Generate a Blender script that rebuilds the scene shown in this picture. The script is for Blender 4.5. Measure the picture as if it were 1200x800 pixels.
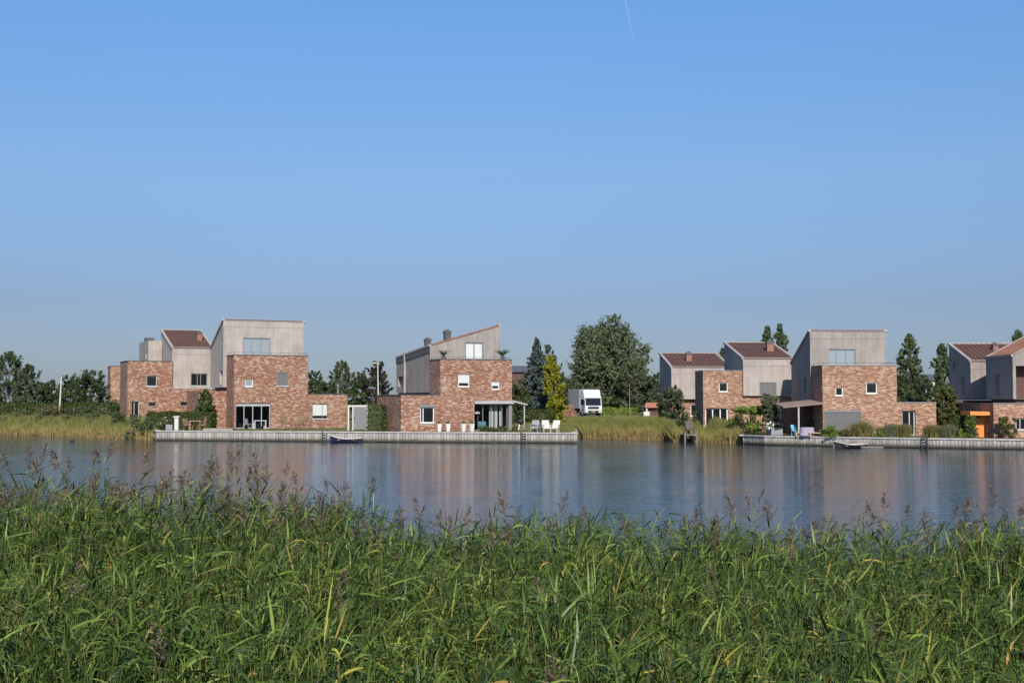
import bpy, math, random
import numpy as np
from mathutils import Vector, Matrix
R = math.radians
for o in list(bpy.data.objects): bpy.data.objects.remove(o)
scene = bpy.context.scene
col = scene.collection
# ------------------------------------------------------------------ camera, world, sun, exposure
F = 1500.0; EYE = 3.5; PITCH = math.atan(70/1500)
cam = bpy.data.cameras.new('camera'); camo = bpy.data.objects.new('camera', cam); col.objects.link(camo)
camo.location = (0, 0, EYE); camo.rotation_euler = (math.pi/2 + PITCH, 0, 0)
cam.sensor_width = 36; cam.lens = 36*F/1200; cam.clip_start = .1; cam.clip_end = 30000
scene.camera = camo
SUN_EL = R(37); SUN_AZ = R(5.5)            # behind the camera, a little to the right
w = bpy.data.worlds.new('World'); scene.world = w; w.use_nodes = True
nt = w.node_tree; bg = nt.nodes['Background']
sky = nt.nodes.new('ShaderNodeTexSky'); sky.sky_type = 'NISHITA'; sky.sun_disc = False
sky.sun_elevation = SUN_EL; sky.sun_rotation = math.pi - SUN_AZ
sky.altitude = 0; sky.air_density = 1.0; sky.dust_density = 0.35; sky.ozone_density = 3.0
SKY_STR = 0.085
hsv = nt.nodes.new('ShaderNodeHueSaturation'); hsv.inputs['Saturation'].default_value = 1.0
nt.links.new(sky.outputs[0], hsv.inputs['Color'])
tc = nt.nodes.new('ShaderNodeTexCoord'); sx_ = nt.nodes.new('ShaderNodeSeparateXYZ'); nt.links.new(tc.outputs['Generated'], sx_.inputs[0])
rp_ = nt.nodes.new('ShaderNodeValToRGB'); nt.links.new(sx_.outputs[2], rp_.inputs[0]); el_ = rp_.color_ramp.elements
TINT = [(0,(.45,.54,.80)),(.073,(.59,.63,.845)),(.178,(.94,1.075,1.26)),(.296,(1.02,1.375,1.68)),(.5,(.62,.88,1.25)),(1,(.42,.58,.90))]
while len(el_) < len(TINT): el_.new(.5)
for e_, (p_, c_) in zip(el_, TINT): e_.position = p_; e_.color = (c_[0]/2, c_[1]/2, c_[2]/2, 1)
vm1 = nt.nodes.new('ShaderNodeVectorMath'); vm1.operation = 'MULTIPLY'; nt.links.new(hsv.outputs[0], vm1.inputs[0]); nt.links.new(rp_.outputs[0], vm1.inputs[1])
vm2 = nt.nodes.new('ShaderNodeVectorMath'); vm2.operation = 'SCALE'; nt.links.new(vm1.outputs[0], vm2.inputs[0]); vm2.inputs['Scale'].default_value = 2.0
nt.links.new(vm2.outputs[0], bg.inputs[0])   # a blue, slightly hazy autumn sky
bg.inputs[1].default_value = SKY_STR
sl = bpy.data.lights.new('sun', 'SUN'); sl.energy = 5.0; sl.angle = R(.55); sl.color = (1, .93, .83)
so = bpy.data.objects.new('sun', sl); col.objects.link(so)
sdir = Vector((math.sin(SUN_AZ)*math.cos(SUN_EL), -math.cos(SUN_AZ)*math.cos(SUN_EL), math.sin(SUN_EL)))
so.rotation_euler = sdir.to_track_quat('Z', 'Y').to_euler(); so.location = sdir*50
scene.view_settings.view_transform = 'Standard'; scene.view_settings.look = 'None'
scene.view_settings.gamma = 1; scene.view_settings.exposure = 0
scene.render.engine = 'CYCLES'
scene.cycles.max_bounces = 6; scene.cycles.transparent_max_bounces = 8

# ------------------------------------------------------------------ projection helpers (pixels of the 1200x800 photograph)
def ray(px, py):
    cx = (px-600)/F; cy = (400-py)/F
    s, c = math.sin(PITCH), math.cos(PITCH)
    return Vector((cx, c - cy*s, s + cy*c))
def at(px, D, z=0.0):                      # world point in column px, distance D, height z
    return Vector(((px-600)/F*D*math.cos(PITCH), D, z))
def zat(py, D):                            # height seen at row py at distance D
    r = ray(600, py); return EYE + r.z/r.y*D
def frame(px, D):                          # metres per pixel at D
    return D/F

# ------------------------------------------------------------------ tags
def tag(o, label=None, cat=None, group=None, kind=None):
    if label: o['label'] = label
    if cat: o['category'] = cat
    if group: o['group'] = group
    if kind: o['kind'] = kind
    return o
def empty(name, loc, rz=0, **k):
    o = bpy.data.objects.new(name, None); col.objects.link(o)
    o.location = loc; o.rotation_euler = (0, 0, rz); o.empty_display_size = .3
    return tag(o, **k)
def dup(root, loc, rz=None, label=None, scale=None):
    def cp(o, p):
        c = o.copy(); col.objects.link(c); c.parent = p
        for ch in [x for x in col.objects if x.parent == o]: cp(ch, c)
        return c
    r = cp(root, None); r.location = loc
    if rz is not None: r.rotation_euler = (0, 0, rz)
    if label: r['label'] = label
    if scale: r.scale = scale
    return r

# ------------------------------------------------------------------ mesh builder
class MB:
    def __init__(s): s.v = []; s.f = []; s.m = []
    def face(s, pts, m=0):
        n = len(s.v); s.v += [tuple(p) for p in pts]; s.f.append(tuple(range(n, n+len(pts)))); s.m.append(m); return s
    def box(s, x0, x1, y0, y1, z0, z1, m=0, skip=''):
        P = [(x0,y0,z0),(x1,y0,z0),(x1,y1,z0),(x0,y1,z0),(x0,y0,z1),(x1,y0,z1),(x1,y1,z1),(x0,y1,z1)]
        Q = dict(b=(3,2,1,0), t=(4,5,6,7), f=(0,1,5,4), r=(1,2,6,5), k=(2,3,7,6), l=(3,0,4,7))
        for k, q in Q.items():
            if k not in skip: s.face([P[i] for i in q], m)
        return s
    def hexa(s, P, m=0):                    # 8 points ordered like box
        for q in ((3,2,1,0),(4,5,6,7),(0,1,5,4),(1,2,6,5),(2,3,7,6),(3,0,4,7)): s.face([P[i] for i in q], m)
        return s
    def bar(s, a, b, wx, wy, m=0):          # square bar between two points
        a = Vector(a); b = Vector(b); d = (b-a).normalized()
        u = d.cross(Vector((0,0,1))) if abs(d.z) < .95 else Vector((1,0,0)); u.normalize(); v = d.cross(u)
        u *= wx/2; v *= wy/2
        return s.hexa([a-u-v, a+u-v, a+u+v, a-u+v, b-u-v, b+u-v, b+u+v, b-u+v], m)
    def tube(s, pts, rs, n=8, m=0, cap=True):
        pts = [Vector(p) for p in pts]; rings = []
        if not hasattr(rs, '__len__'): rs = [rs]*len(pts)
        for i, p in enumerate(pts):
            d = (pts[min(i+1, len(pts)-1)] - pts[max(i-1, 0)]).normalized()
            u = d.cross(Vector((0,0,1))) if abs(d.z) < .95 else d.cross(Vector((0,1,0))); u.normalize(); v = d.cross(u)
            n0 = len(s.v)
            s.v += [tuple(p + rs[i]*(math.cos(2*math.pi*k/n)*u + math.sin(2*math.pi*k/n)*v)) for k in range(n)]
            rings.append(n0)
        for a, b in zip(rings, rings[1:]):
            for k in range(n): s.f.append((a+k, a+(k+1)%n, b+(k+1)%n, b+k)); s.m.append(m)
        if cap:
            s.f.append(tuple(rings[0]+k for k in range(n))[::-1]); s.m.append(m)
            s.f.append(tuple(rings[-1]+k for k in range(n))); s.m.append(m)
        return s
    def lathe(s, c, prof, n=14, m=0):
        return s.tube_z(c, prof, n, m)
    def tube_z(s, c, prof, n=14, m=0, sq=(1,1)):
        c = Vector(c); rings = []
        for r, z in prof:
            rings.append(len(s.v))
            s.v += [(c.x + sq[0]*r*math.cos(2*math.pi*k/n), c.y + sq[1]*r*math.sin(2*math.pi*k/n), c.z+z) for k in range(n)]
        for a, b in zip(rings, rings[1:]):
            for k in range(n): s.f.append((a+k, a+(k+1)%n, b+(k+1)%n, b+k)); s.m.append(m)
        s.f.append(tuple(rings[0]+k for k in range(n))[::-1]); s.m.append(m)
        s.f.append(tuple(rings[-1]+k for k in range(n))); s.m.append(m)
        return s
    def holes(s, o, du, dv, dn, W, H, hs, m=0, mr=0):
        """panel W x H at o along du, dv with recesses hs=(u0,u1,v0,v1,depth) going in along dn"""
        o, du, dv, dn = map(Vector, (o, du, dv, dn))
        us = sorted({0, W, *[min(max(h[i], 0), W) for h in hs for i in (0, 1)]})
        vs = sorted({0, H, *[min(max(h[i], 0), H) for h in hs for i in (2, 3)]})
        P = lambda u, v, d=0: o + du*u + dv*v + dn*d
        for a, b in zip(us, us[1:]):
            for c, d in zip(vs, vs[1:]):
                mu, mv = (a+b)/2, (c+d)/2
                if any(h[0] < mu < h[1] and h[2] < mv < h[3] for h in hs): continue
                s.face([P(a,c), P(b,c), P(b,d), P(a,d)], m)
        mr0 = mr
        for u0, u1, v0, v1, dp in hs:
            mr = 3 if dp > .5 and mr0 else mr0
            s.face([P(u0,v0), P(u0,v1), P(u0,v1,dp), P(u0,v0,dp)], mr)
            s.face([P(u1,v1), P(u1,v0), P(u1,v0,dp), P(u1,v1,dp)], mr)
            s.face([P(u0,v0), P(u0,v0,dp), P(u1,v0,dp), P(u1,v0)], mr)
            s.face([P(u0,v1), P(u1,v1), P(u1,v1,dp), P(u0,v1,dp)], mr)
            s.face([P(u0,v0,dp), P(u0,v1,dp), P(u1,v1,dp), P(u1,v0,dp)], mr)
        return s
    def build(s, name, mats, parent=None, smooth=False, bevel=0, **k):
        me = bpy.data.meshes.new(name); me.from_pydata(s.v, [], s.f)
        if not isinstance(mats, (list, tuple)): mats = [mats]
        for m in mats: me.materials.append(m)
        me.polygons.foreach_set('material_index', s.m)
        if smooth: me.polygons.foreach_set('use_smooth', [True]*len(s.f))
        me.update()
        o = bpy.data.objects.new(name, me); col.objects.link(o); o.parent = parent
        if bevel:
            import bmesh
            b = bmesh.new(); b.from_mesh(me); bmesh.ops.remove_doubles(b, verts=b.verts, dist=1e-5); b.to_mesh(me); b.free()
            md = o.modifiers.new('bevel', 'BEVEL'); md.width = bevel; md.segments = 2; md.limit_method = 'ANGLE'
        return tag(o, **k)

def np_mesh(name, V, Fq, mats, mi=None, parent=None, **k):
    """V (n,3), Fq (m,4) quads"""
    me = bpy.data.meshes.new(name)
    me.vertices.add(len(V)); me.vertices.foreach_set('co', V.astype(np.float32).ravel())
    m = len(Fq); me.loops.add(m*4); me.loops.foreach_set('vertex_index', Fq.astype(np.int32).ravel())
    me.polygons.add(m); me.polygons.foreach_set('loop_start', np.arange(0, m*4, 4, dtype=np.int32))
    me.polygons.foreach_set('loop_total', np.full(m, 4, dtype=np.int32))
    if not isinstance(mats, (list, tuple)): mats = [mats]
    for a in mats: me.materials.append(a)
    if mi is not None: me.polygons.foreach_set('material_index', mi.astype(np.int32))
    me.update(calc_edges=True); me.validate()
    o = bpy.data.objects.new(name, me); col.objects.link(o); o.parent = parent
    return tag(o, **k)

# ------------------------------------------------------------------ materials
M = {}
def newmat(name):
    m = bpy.data.materials.new(name); m.use_nodes = True; M[name] = m
    return m, m.node_tree, m.node_tree.nodes['Principled BSDF']
def N(t, typ, **k):
    n = t.nodes.new(typ)
    for a, b in k.items():
        if a in n.inputs.keys() if hasattr(n.inputs, 'keys') else False: n.inputs[a].default_value = b
        else: setattr(n, a, b)
    return n
def ramp(t, src, stops, interp='LINEAR'):
    r = t.nodes.new('ShaderNodeValToRGB'); r.color_ramp.interpolation = interp
    e = r.color_ramp.elements
    while len(e) < len(stops): e.new(.5)
    for x, (p, c) in zip(e, stops): x.position = p; x.color = (*c, 1)
    t.links.new(src, r.inputs[0]); return r.outputs[0]
def noise(t, vec, scale, detail=3, rough=.55, stretch=None):
    if stretch:
        mp = t.nodes.new('ShaderNodeMapping'); mp.inputs['Scale'].default_value = stretch
        t.links.new(vec, mp.inputs[0]); vec = mp.outputs[0]
    n = t.nodes.new('ShaderNodeTexNoise'); n.inputs['Scale'].default_value = scale
    n.inputs['Detail'].default_value = detail; n.inputs['Roughness'].default_value = rough
    t.links.new(vec, n.inputs['Vector']); return n.outputs['Fac']
def objc(t): return t.nodes.new('ShaderNodeTexCoord').outputs['Object']
def bump(t, b, src, strength=.3, dist=.02):
    n = t.nodes.new('ShaderNodeBump'); n.inputs['Strength'].default_value = strength; n.inputs['Distance'].default_value = dist
    t.links.new(src, n.inputs['Height']); t.links.new(n.outputs[0], b.inputs['Normal'])
def mix(t, f, a, b, mode='MIX'):
    n = t.nodes.new('ShaderNodeMix'); n.data_type = 'RGBA'; n.blend_type = mode
    for s, v in ((n.inputs[0], f), (n.inputs[6], a), (n.inputs[7], b)):
        if isinstance(v, (int, float)): s.default_value = v
        elif isinstance(v, tuple): s.default_value = (*v, 1)
        else: t.links.new(v, s)
    return n.outputs[2]
def plain(name, c, rough=.7, var=.15, scale=6, metal=0, stretch=None):
    m, t, b = newmat(name); v = objc(t)
    f = noise(t, v, scale, 4, .6, stretch)
    lo = tuple(x*(1-var) for x in c); hi = tuple(min(1, x*(1+var)) for x in c)
    t.links.new(ramp(t, f, [(.3, lo), (.7, hi)]), b.inputs['Base Color'])
    b.inputs['Roughness'].default_value = rough; b.inputs['Metallic'].default_value = metal
    return m
def wallvec(t):                              # (x+y, z) so that bricks run round every corner
    s = t.nodes.new('ShaderNodeSeparateXYZ'); t.links.new(objc(t), s.inputs[0])
    a = t.nodes.new('ShaderNodeMath'); t.links.new(s.outputs[0], a.inputs[0]); t.links.new(s.outputs[1], a.inputs[1])
    c = t.nodes.new('ShaderNodeCombineXYZ'); t.links.new(a.outputs[0], c.inputs[0]); t.links.new(s.outputs[2], c.inputs[1])
    return c.outputs[0]
def brick(name, stops, pale):
    m, t, b = newmat(name); v = wallvec(t)
    br = t.nodes.new('ShaderNodeTexBrick'); t.links.new(v, br.inputs['Vector'])
    br.inputs['Color1'].default_value = (0,0,0,1); br.inputs['Color2'].default_value = (1,1,1,1); br.inputs['Mortar'].default_value = (.45,.45,.45,1)
    br.inputs['Scale'].default_value = 1; br.inputs['Brick Width'].default_value = .30; br.inputs['Row Height'].default_value = .085
    br.inputs['Mortar Size'].default_value = .006; br.offset = .5; br.inputs['Bias'].default_value = 0
    f = noise(t, v, 1.0, 3, .65, (3.9, 14, 1))
    big = noise(t, v, .35, 2, .5)
    s = t.nodes.new('ShaderNodeMath'); s.operation = 'MULTIPLY_ADD'; t.links.new(f, s.inputs[0]); s.inputs[1].default_value = 1.25
    k = t.nodes.new('ShaderNodeMath'); k.operation = 'MULTIPLY'; t.links.new(br.outputs['Color'], k.inputs[0]); k.inputs[1].default_value = .42
    t.links.new(k.outputs[0], s.inputs[2])
    s2 = t.nodes.new('ShaderNodeMath'); s2.operation = 'MULTIPLY_ADD'; t.links.new(big, s2.inputs[0]); s2.inputs[1].default_value = .35; t.links.new(s.outputs[0], s2.inputs[2])
    s3 = t.nodes.new('ShaderNodeMath'); s3.operation = 'SUBTRACT'; t.links.new(s2.outputs[0], s3.inputs[0]); s3.inputs[1].default_value = .5
    c = ramp(t, s3.outputs[0], stops)
    c = mix(t, br.outputs['Fac'], c, pale)
    t.links.new(c, b.inputs['Base Color']); b.inputs['Roughness'].default_value = .9
    bump(t, b, s3.outputs[0], .5, .02)
    return m
brick('brick_red', [(.18, (.13,.052,.034)), (.36, (.215,.088,.052)), (.50, (.285,.125,.074)), (.60, (.34,.185,.12)), (.70, (.47,.36,.27)), (.85, (.56,.48,.39))], (.33,.22,.165))
brick('brick_tan', [(.20, (.12,.055,.038)), (.38, (.27,.125,.075)), (.54, (.36,.19,.12)), (.66, (.46,.30,.20)), (.80, (.56,.43,.32))], (.36,.26,.19))
def concrete(name, c, streak=.12):
    m, t, b = newmat(name); v = wallvec(t)
    f = noise(t, v, 1, 4, .6, (3.2, .35, 1)); g = noise(t, objc(t), .8, 5, .6); h = noise(t, objc(t), 14, 3)
    a = ramp(t, f, [(.3, tuple(x*(1-streak*2) for x in c)), (.68, tuple(x*(1+streak) for x in c))])
    a = mix(t, .5, a, ramp(t, g, [(.36, tuple(x*.66 for x in c)), (.62, tuple(x*1.14 for x in c))]))
    a = mix(t, .25, a, ramp(t, h, [(.35, tuple(x*.7 for x in c)), (.65, tuple(x*1.15 for x in c))]))
    t.links.new(a, b.inputs['Base Color']); b.inputs['Roughness'].default_value = .92
    bump(t, b, h, .3, .01); return m
concrete('concrete', (.43,.38,.34), .2); concrete('concrete_cool', (.335,.30,.272), .24); concrete('concrete_pale', (.40,.37,.335), .06)
plain('zinc', (.27,.28,.29), .5, .12, 5); plain('dark_zinc', (.09,.095,.10), .5, .2, 5)
def roofmat(name, c):
    m, t, b = newmat(name); v = objc(t)
    f = noise(t, v, 1, 4, .6, (5, .7, .7)); g = noise(t, v, .9, 4)
    a = mix(t, f, tuple(x*.55 for x in c), tuple(x*1.4 for x in c)); a = mix(t, .4, a, ramp(t, g, [(.3, tuple(x*.6 for x in c)), (.7, tuple(x*1.4 for x in c))]))
    t.links.new(a, b.inputs['Base Color']); b.inputs['Roughness'].default_value = .8; return m
roofmat('roof_red', (.112,.058,.046)); roofmat('roof_orange', (.26,.125,.085))
plain('terracotta', (.30,.14,.11), .8); plain('old_wood', (.11,.10,.085), .9, .3, 3); plain('awning', (.27,.19,.165), .85, .2, 3); plain('tile', (.40,.17,.11), .85, .3, 3)
plain('white', (.74,.74,.72), .5, .05); plain('offwhite', (.62,.60,.55), .6, .08); plain('frame_grey', (.22,.23,.24), .45, .08)
plain('frame_pale', (.42,.43,.43), .5, .08); plain('black', (.018,.018,.02), .5, .1); plain('shutter', (.145,.145,.15), .6, .06, 2)
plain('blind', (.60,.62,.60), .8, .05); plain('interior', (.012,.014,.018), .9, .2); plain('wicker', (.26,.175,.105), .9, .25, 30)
plain('timber_grey', (.24,.22,.20), .85, .25, 3, 0, (6,6,1)); plain('orange', (.78,.28,.07), .7, .06); plain('steel', (.45,.46,.47), .35, .05, 3, .6)
plain('turquoise', (.16,.48,.62), .7, .1); plain('lilac', (.36,.32,.40), .9, .25, 5); plain('skin_wood', (.50,.33,.22), .8, .2)
plain('navy', (.02,.028,.06), .35, .1); plain('truck_white', (.70,.71,.72), .35, .03); plain('tyre', (.02,.02,.02), .9); plain('red', (.5,.06,.04), .5)
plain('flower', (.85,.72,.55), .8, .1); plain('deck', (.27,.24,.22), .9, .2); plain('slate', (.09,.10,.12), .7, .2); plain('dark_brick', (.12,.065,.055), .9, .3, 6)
plain('box_grey', (.40,.41,.42), .5, .04); plain('amber', (.50,.33,.08), .5); plain('asphalt', (.20,.19,.18), .9, .15, 2)
plain('bark', (.10,.075,.055), .95, .3, 4, 0, (4,4,.6)); plain('birch', (.55,.53,.50), .9, .2, 4)
m, t, b = newmat('glass_dark')
b.inputs['Base Color'].default_value = (.012,.014,.016,1); b.inputs['Roughness'].default_value = .06; b.inputs['IOR'].default_value = 1.5
m, t, b = newmat('glass_sky')              # pale blue base colour stands in for sky reflected in the pane
b.inputs['Base Color'].default_value = (.27,.32,.35,1); b.inputs['Roughness'].default_value = .1; b.inputs['Coat Weight'].default_value = .5
m, t, b = newmat('glass_clear')
tr = t.nodes.new('ShaderNodeBsdfTransparent'); tr.inputs[0].default_value = (.8,.84,.85,1)
gl = t.nodes.new('ShaderNodeBsdfGlossy'); gl.inputs['Roughness'].default_value = .03
mx = t.nodes.new('ShaderNodeMixShader'); fr = t.nodes.new('ShaderNodeFresnel'); fr.inputs[0].default_value = 1.45
t.links.new(fr.outputs[0], mx.inputs[0]); t.links.new(tr.outputs[0], mx.inputs[1]); t.links.new(gl.outputs[0], mx.inputs[2])
t.links.new(mx.outputs[0], t.nodes['Material Output'].inputs[0])
def leafmat(name, stops, trans=.3, rough=.6, spec=.3):
    m, t, b = newmat(name)
    g = t.nodes.new('ShaderNodeNewGeometry')
    c = ramp(t, g.outputs['Random Per Island'], stops)
    b.inputs['Roughness'].default_value = rough; b.inputs['Specular IOR Level'].default_value = spec
    t.links.new(c, b.inputs['Base Color'])
    tl = t.nodes.new('ShaderNodeBsdfTranslucent'); t.links.new(c, tl.inputs[0])
    mx = t.nodes.new('ShaderNodeMixShader'); mx.inputs[0].default_value = trans
    t.links.new(b.outputs[0], mx.inputs[1]); t.links.new(tl.outputs[0], mx.inputs[2])
    t.links.new(mx.outputs[0], t.nodes['Material Output'].inputs[0]); return m
def lm(name, a, b, odd=None):
    st = [(0, a), (.85, b)] + ([(.97, odd)] if odd else [])
    return leafmat(name, st)
lm('leaf_dark', (.042,.070,.028), (.092,.13,.055)); lm('leaf_mid', (.065,.10,.034), (.135,.175,.065))
lm('leaf_olive', (.095,.115,.065), (.185,.205,.115)); lm('leaf_poplar', (.08,.12,.065), (.175,.215,.125))
lm('leaf_willow', (.095,.13,.06), (.205,.245,.12)); lm('leaf_spruce', (.055,.085,.075), (.14,.18,.165))
lm('leaf_yellow', (.20,.22,.02), (.40,.38,.035)); lm('leaf_bright', (.12,.19,.03), (.24,.32,.05)); lm('leaf_purple', (.035,.02,.022), (.07,.04,.035))
leafmat('leaf_autumn', [(0, (.075,.105,.028)), (.90, (.17,.18,.05)), (.955, (.26,.15,.04)), (1, (.34,.11,.03))]); lm('leaf_hedge', (.04,.065,.016), (.09,.125,.028)); lm('leaf_gold', (.125,.12,.04), (.23,.20,.07))
leafmat('reed_leaf', [(0, (.018,.040,.008)), (.42, (.075,.135,.024)), (.80, (.165,.245,.048)), (.96, (.26,.33,.075)), (.982, (.38,.32,.05)), (.995, (.42,.28,.09))], .2, .45, .32)
leafmat('reed_stem', [(0, (.07,.11,.025)), (.8, (.15,.18,.05)), (1, (.30,.24,.10))], .1)
leafmat('reed_plume', [(0, (.09,.065,.045)), (.5, (.19,.14,.10)), (1, (.36,.29,.20))], .3, .9, .1)
def zgrass(name, lo, mid, hi, z1, z2):
    m, t, b = newmat(name)
    s = t.nodes.new('ShaderNodeSeparateXYZ'); t.links.new(objc(t), s.inputs[0])
    n = noise(t, objc(t), .25, 3); a = t.nodes.new('ShaderNodeMath'); a.operation = 'MULTIPLY_ADD'; t.links.new(n, a.inputs[0]); a.inputs[1].default_value = 1.6; t.links.new(s.outputs[2], a.inputs[2])
    mr = t.nodes.new('ShaderNodeMapRange'); mr.inputs[1].default_value = z1+.8; mr.inputs[2].default_value = z2+.8; t.links.new(a.outputs[0], mr.inputs[0])
    c = ramp(t, mr.outputs[0], [(0, lo), (.45, mid), (1, hi)])
    g = t.nodes.new('ShaderNodeNewGeometry')
    c = mix(t, .9, c, ramp(t, g.outputs['Random Per Island'], [(0, (.5,.5,.5)), (1, (1.35,1.35,1.35))]), 'MULTIPLY')
    t.links.new(c, b.inputs['Base Color']); b.inputs['Roughness'].default_value = .8; b.inputs['Specular IOR Level'].default_value = .2
    return m
t = M['reed_leaf'].node_tree; b = t.nodes['Principled BSDF']; src = b.inputs['Base Color'].links[0].from_socket
cc = mix(t, 1.0, src, ramp(t, noise(t, objc(t), .9, 3, .6), [(.34, (.62,.74,.62)), (.52, (1,1,1)), (.68, (1.45,1.22,1.0))]), 'MULTIPLY')
t.links.new(cc, b.inputs['Base Color']); t.links.new(cc, [n for n in t.nodes if n.type == 'BSDF_TRANSLUCENT'][0].inputs[0])
zgrass('far_reed', (.28,.20,.085), (.27,.235,.08), (.175,.185,.055), .1, 1.4)
zgrass('bank_grass', (.13,.13,.042), (.17,.17,.052), (.23,.22,.075), .6, 2.3)

# ------------------------------------------------------------------ ground, water, sky things
m, t, b = newmat('ground')
v = objc(t); f = noise(t, v, .15, 5); g = noise(t, v, 1.7, 4)
a = ramp(t, f, [(.35, (.10,.115,.035)), (.6, (.17,.16,.055))]); a = mix(t, g, a, (.07,.085,.03))
t.links.new(a, b.inputs['Base Color']); b.inputs['Roughness'].default_value = 1
m, t, b = newmat('water')
b.inputs['Base Color'].default_value = (.012,.03,.05,1); b.inputs['Roughness'].default_value = .085; b.inputs['IOR'].default_value = 1.333
v = objc(t)
n1 = noise(t, v, 1.0, 3, .6, (.7, 2.6, 1)); n2 = noise(t, v, 5.0, 2, .5, (.55, 1.9, 1)); n3 = noise(t, v, .05, 3, .6, (.5, 1.7, 1))
pm = t.nodes.new('ShaderNodeMapRange'); pm.inputs[1].default_value = .35; pm.inputs[2].default_value = .65; pm.inputs[3].default_value = .55; pm.inputs[4].default_value = 1.35
t.links.new(n3, pm.inputs[0])
a1 = t.nodes.new('ShaderNodeMath'); a1.operation = 'MULTIPLY_ADD'; t.links.new(n2, a1.inputs[0]); a1.inputs[1].default_value = .22; t.links.new(n1, a1.inputs[2])
a2 = t.nodes.new('ShaderNodeMath'); a2.operation = 'MULTIPLY'; t.links.new(a1.outputs[0], a2.inputs[0]); t.links.new(pm.outputs[0], a2.inputs[1])
bump(t, b, a2.outputs[0], 1.0, .034)

SH = [(-900,300,0),(-150,150,0),(0,136,0),(90,128,0),(169,118.5,0),(181,116.5,0),(182,114.0,1),(676,106.5,1),(676.6,121,0),(684,122,0),(778,115.4,0),(790,112,0),(850,107.6,0),(868,106.5,0),(870.5,105.0,1),(896,102.3,1),(1080,95.8,1),(1200,93.0,1),(1420,88.5,1),(1600,88,0),(2600,120,0)]
WX = [((p-600)/F*d, d, q) for p, d, q in SH]
def shore(x):
    for (x0,d0,q0),(x1,d1,q1) in zip(WX, WX[1:]):
        if x0 <= x <= x1:
            return d0 + (d1-d0)*(x-x0)/(x1-x0), (q0 and q1)
    return (WX[0][1], 0) if x < WX[0][0] else (WX[-1][1], 0)
def quaytop(x): return .90 if x < 10 else .76
def gz(x, y):                                # height of the ground
    if y < 20:
        if y < 2.5: return 1.9
        return max(-1.0, 1.9 - 1.75*min(1, (y-2.5)/3.5) - max(0, (y-6))*.12) if y < 19 else -1
    D, q = shore(x); d = y - D
    if d < 0: return -1.0
    far = 1.0 + .5*min(1, max(0, (d-12)/50))
    if q:
        return quaytop(x)-.02 if d < 9 else max(quaytop(x)-.02, quaytop(x) + (far-quaytop(x))*min(1, (d-9)/20))
    return min(far, -.35 + 1.25*min(1, d/4.0)) if d < 8 else far
def terrain():
    xs = sorted(set([-9000,-3000,-1200,-500,-250,-150] + list(np.arange(-100, 101, 2.5)) + [150,250,500,1200,3000,9000] + [x+e for x, d, q in WX for e in (-.02, .02) if abs(x) < 200]))
    rows = [-400,-60,-10,0,2.5,3.5,4.5,6,9,13,17,19,20]
    offs = [-.5,-.01,.25,1,2,3,4,6,8.5,9.5,12,16,22,30,42,62,90,150,300,800,3000,16000]
    V = []; nC = len(rows)+len(offs)
    for x in xs:
        D, q = shore(x)
        for r in rows: V.append((x, r, gz(x, r)))
        for o in offs: V.append((x, D+o, gz(x, D+o) if not (q and 0 <= o < .1) else -1))
    Fq = []
    for i in range(len(xs)-1):
        for j in range(nC-1): Fq.append((i*nC+j, (i+1)*nC+j, (i+1)*nC+j+1, i*nC+j+1))
    return np_mesh('ground', np.array(V), np.array(Fq), M['ground'], kind='structure')
terrain()
MB().face([(-4000,6,0),(4000,6,0),(4000,420,0),(-4000,420,0)]).build('water', M['water'], kind='structure')
# the road the truck stands on
rd = MB()
rp = [(590,176),(640,174),(700,172),(760,170),(800,171)]
pts = [at(p, d) for p, d in rp]
for a, b2 in zip(pts, pts[1:]):
    rd.face([(a.x,a.y-3.6,1.508),(b2.x,b2.y-3.6,1.508),(b2.x,b2.y+4,1.508),(a.x,a.y+4,1.508)])
rd.build('road', M['asphalt'], kind='structure')
m, t, b = newmat('ice_trail'); b.inputs['Base Color'].default_value = (.8,.8,.8,1); b.inputs['Alpha'].default_value = .06
ct = MB()
P0 = ray(722, -40)*9000; P1 = ray(742, 46)*9000
ct.tube([P0, P0.lerp(P1,.5)+Vector((8,0,0)), P1], [7, 6, 2], 6); ct.build('contrail', M['ice_trail'], kind='stuff', label='thin white condensation trail high in the blue sky', cat='contrail')

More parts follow.
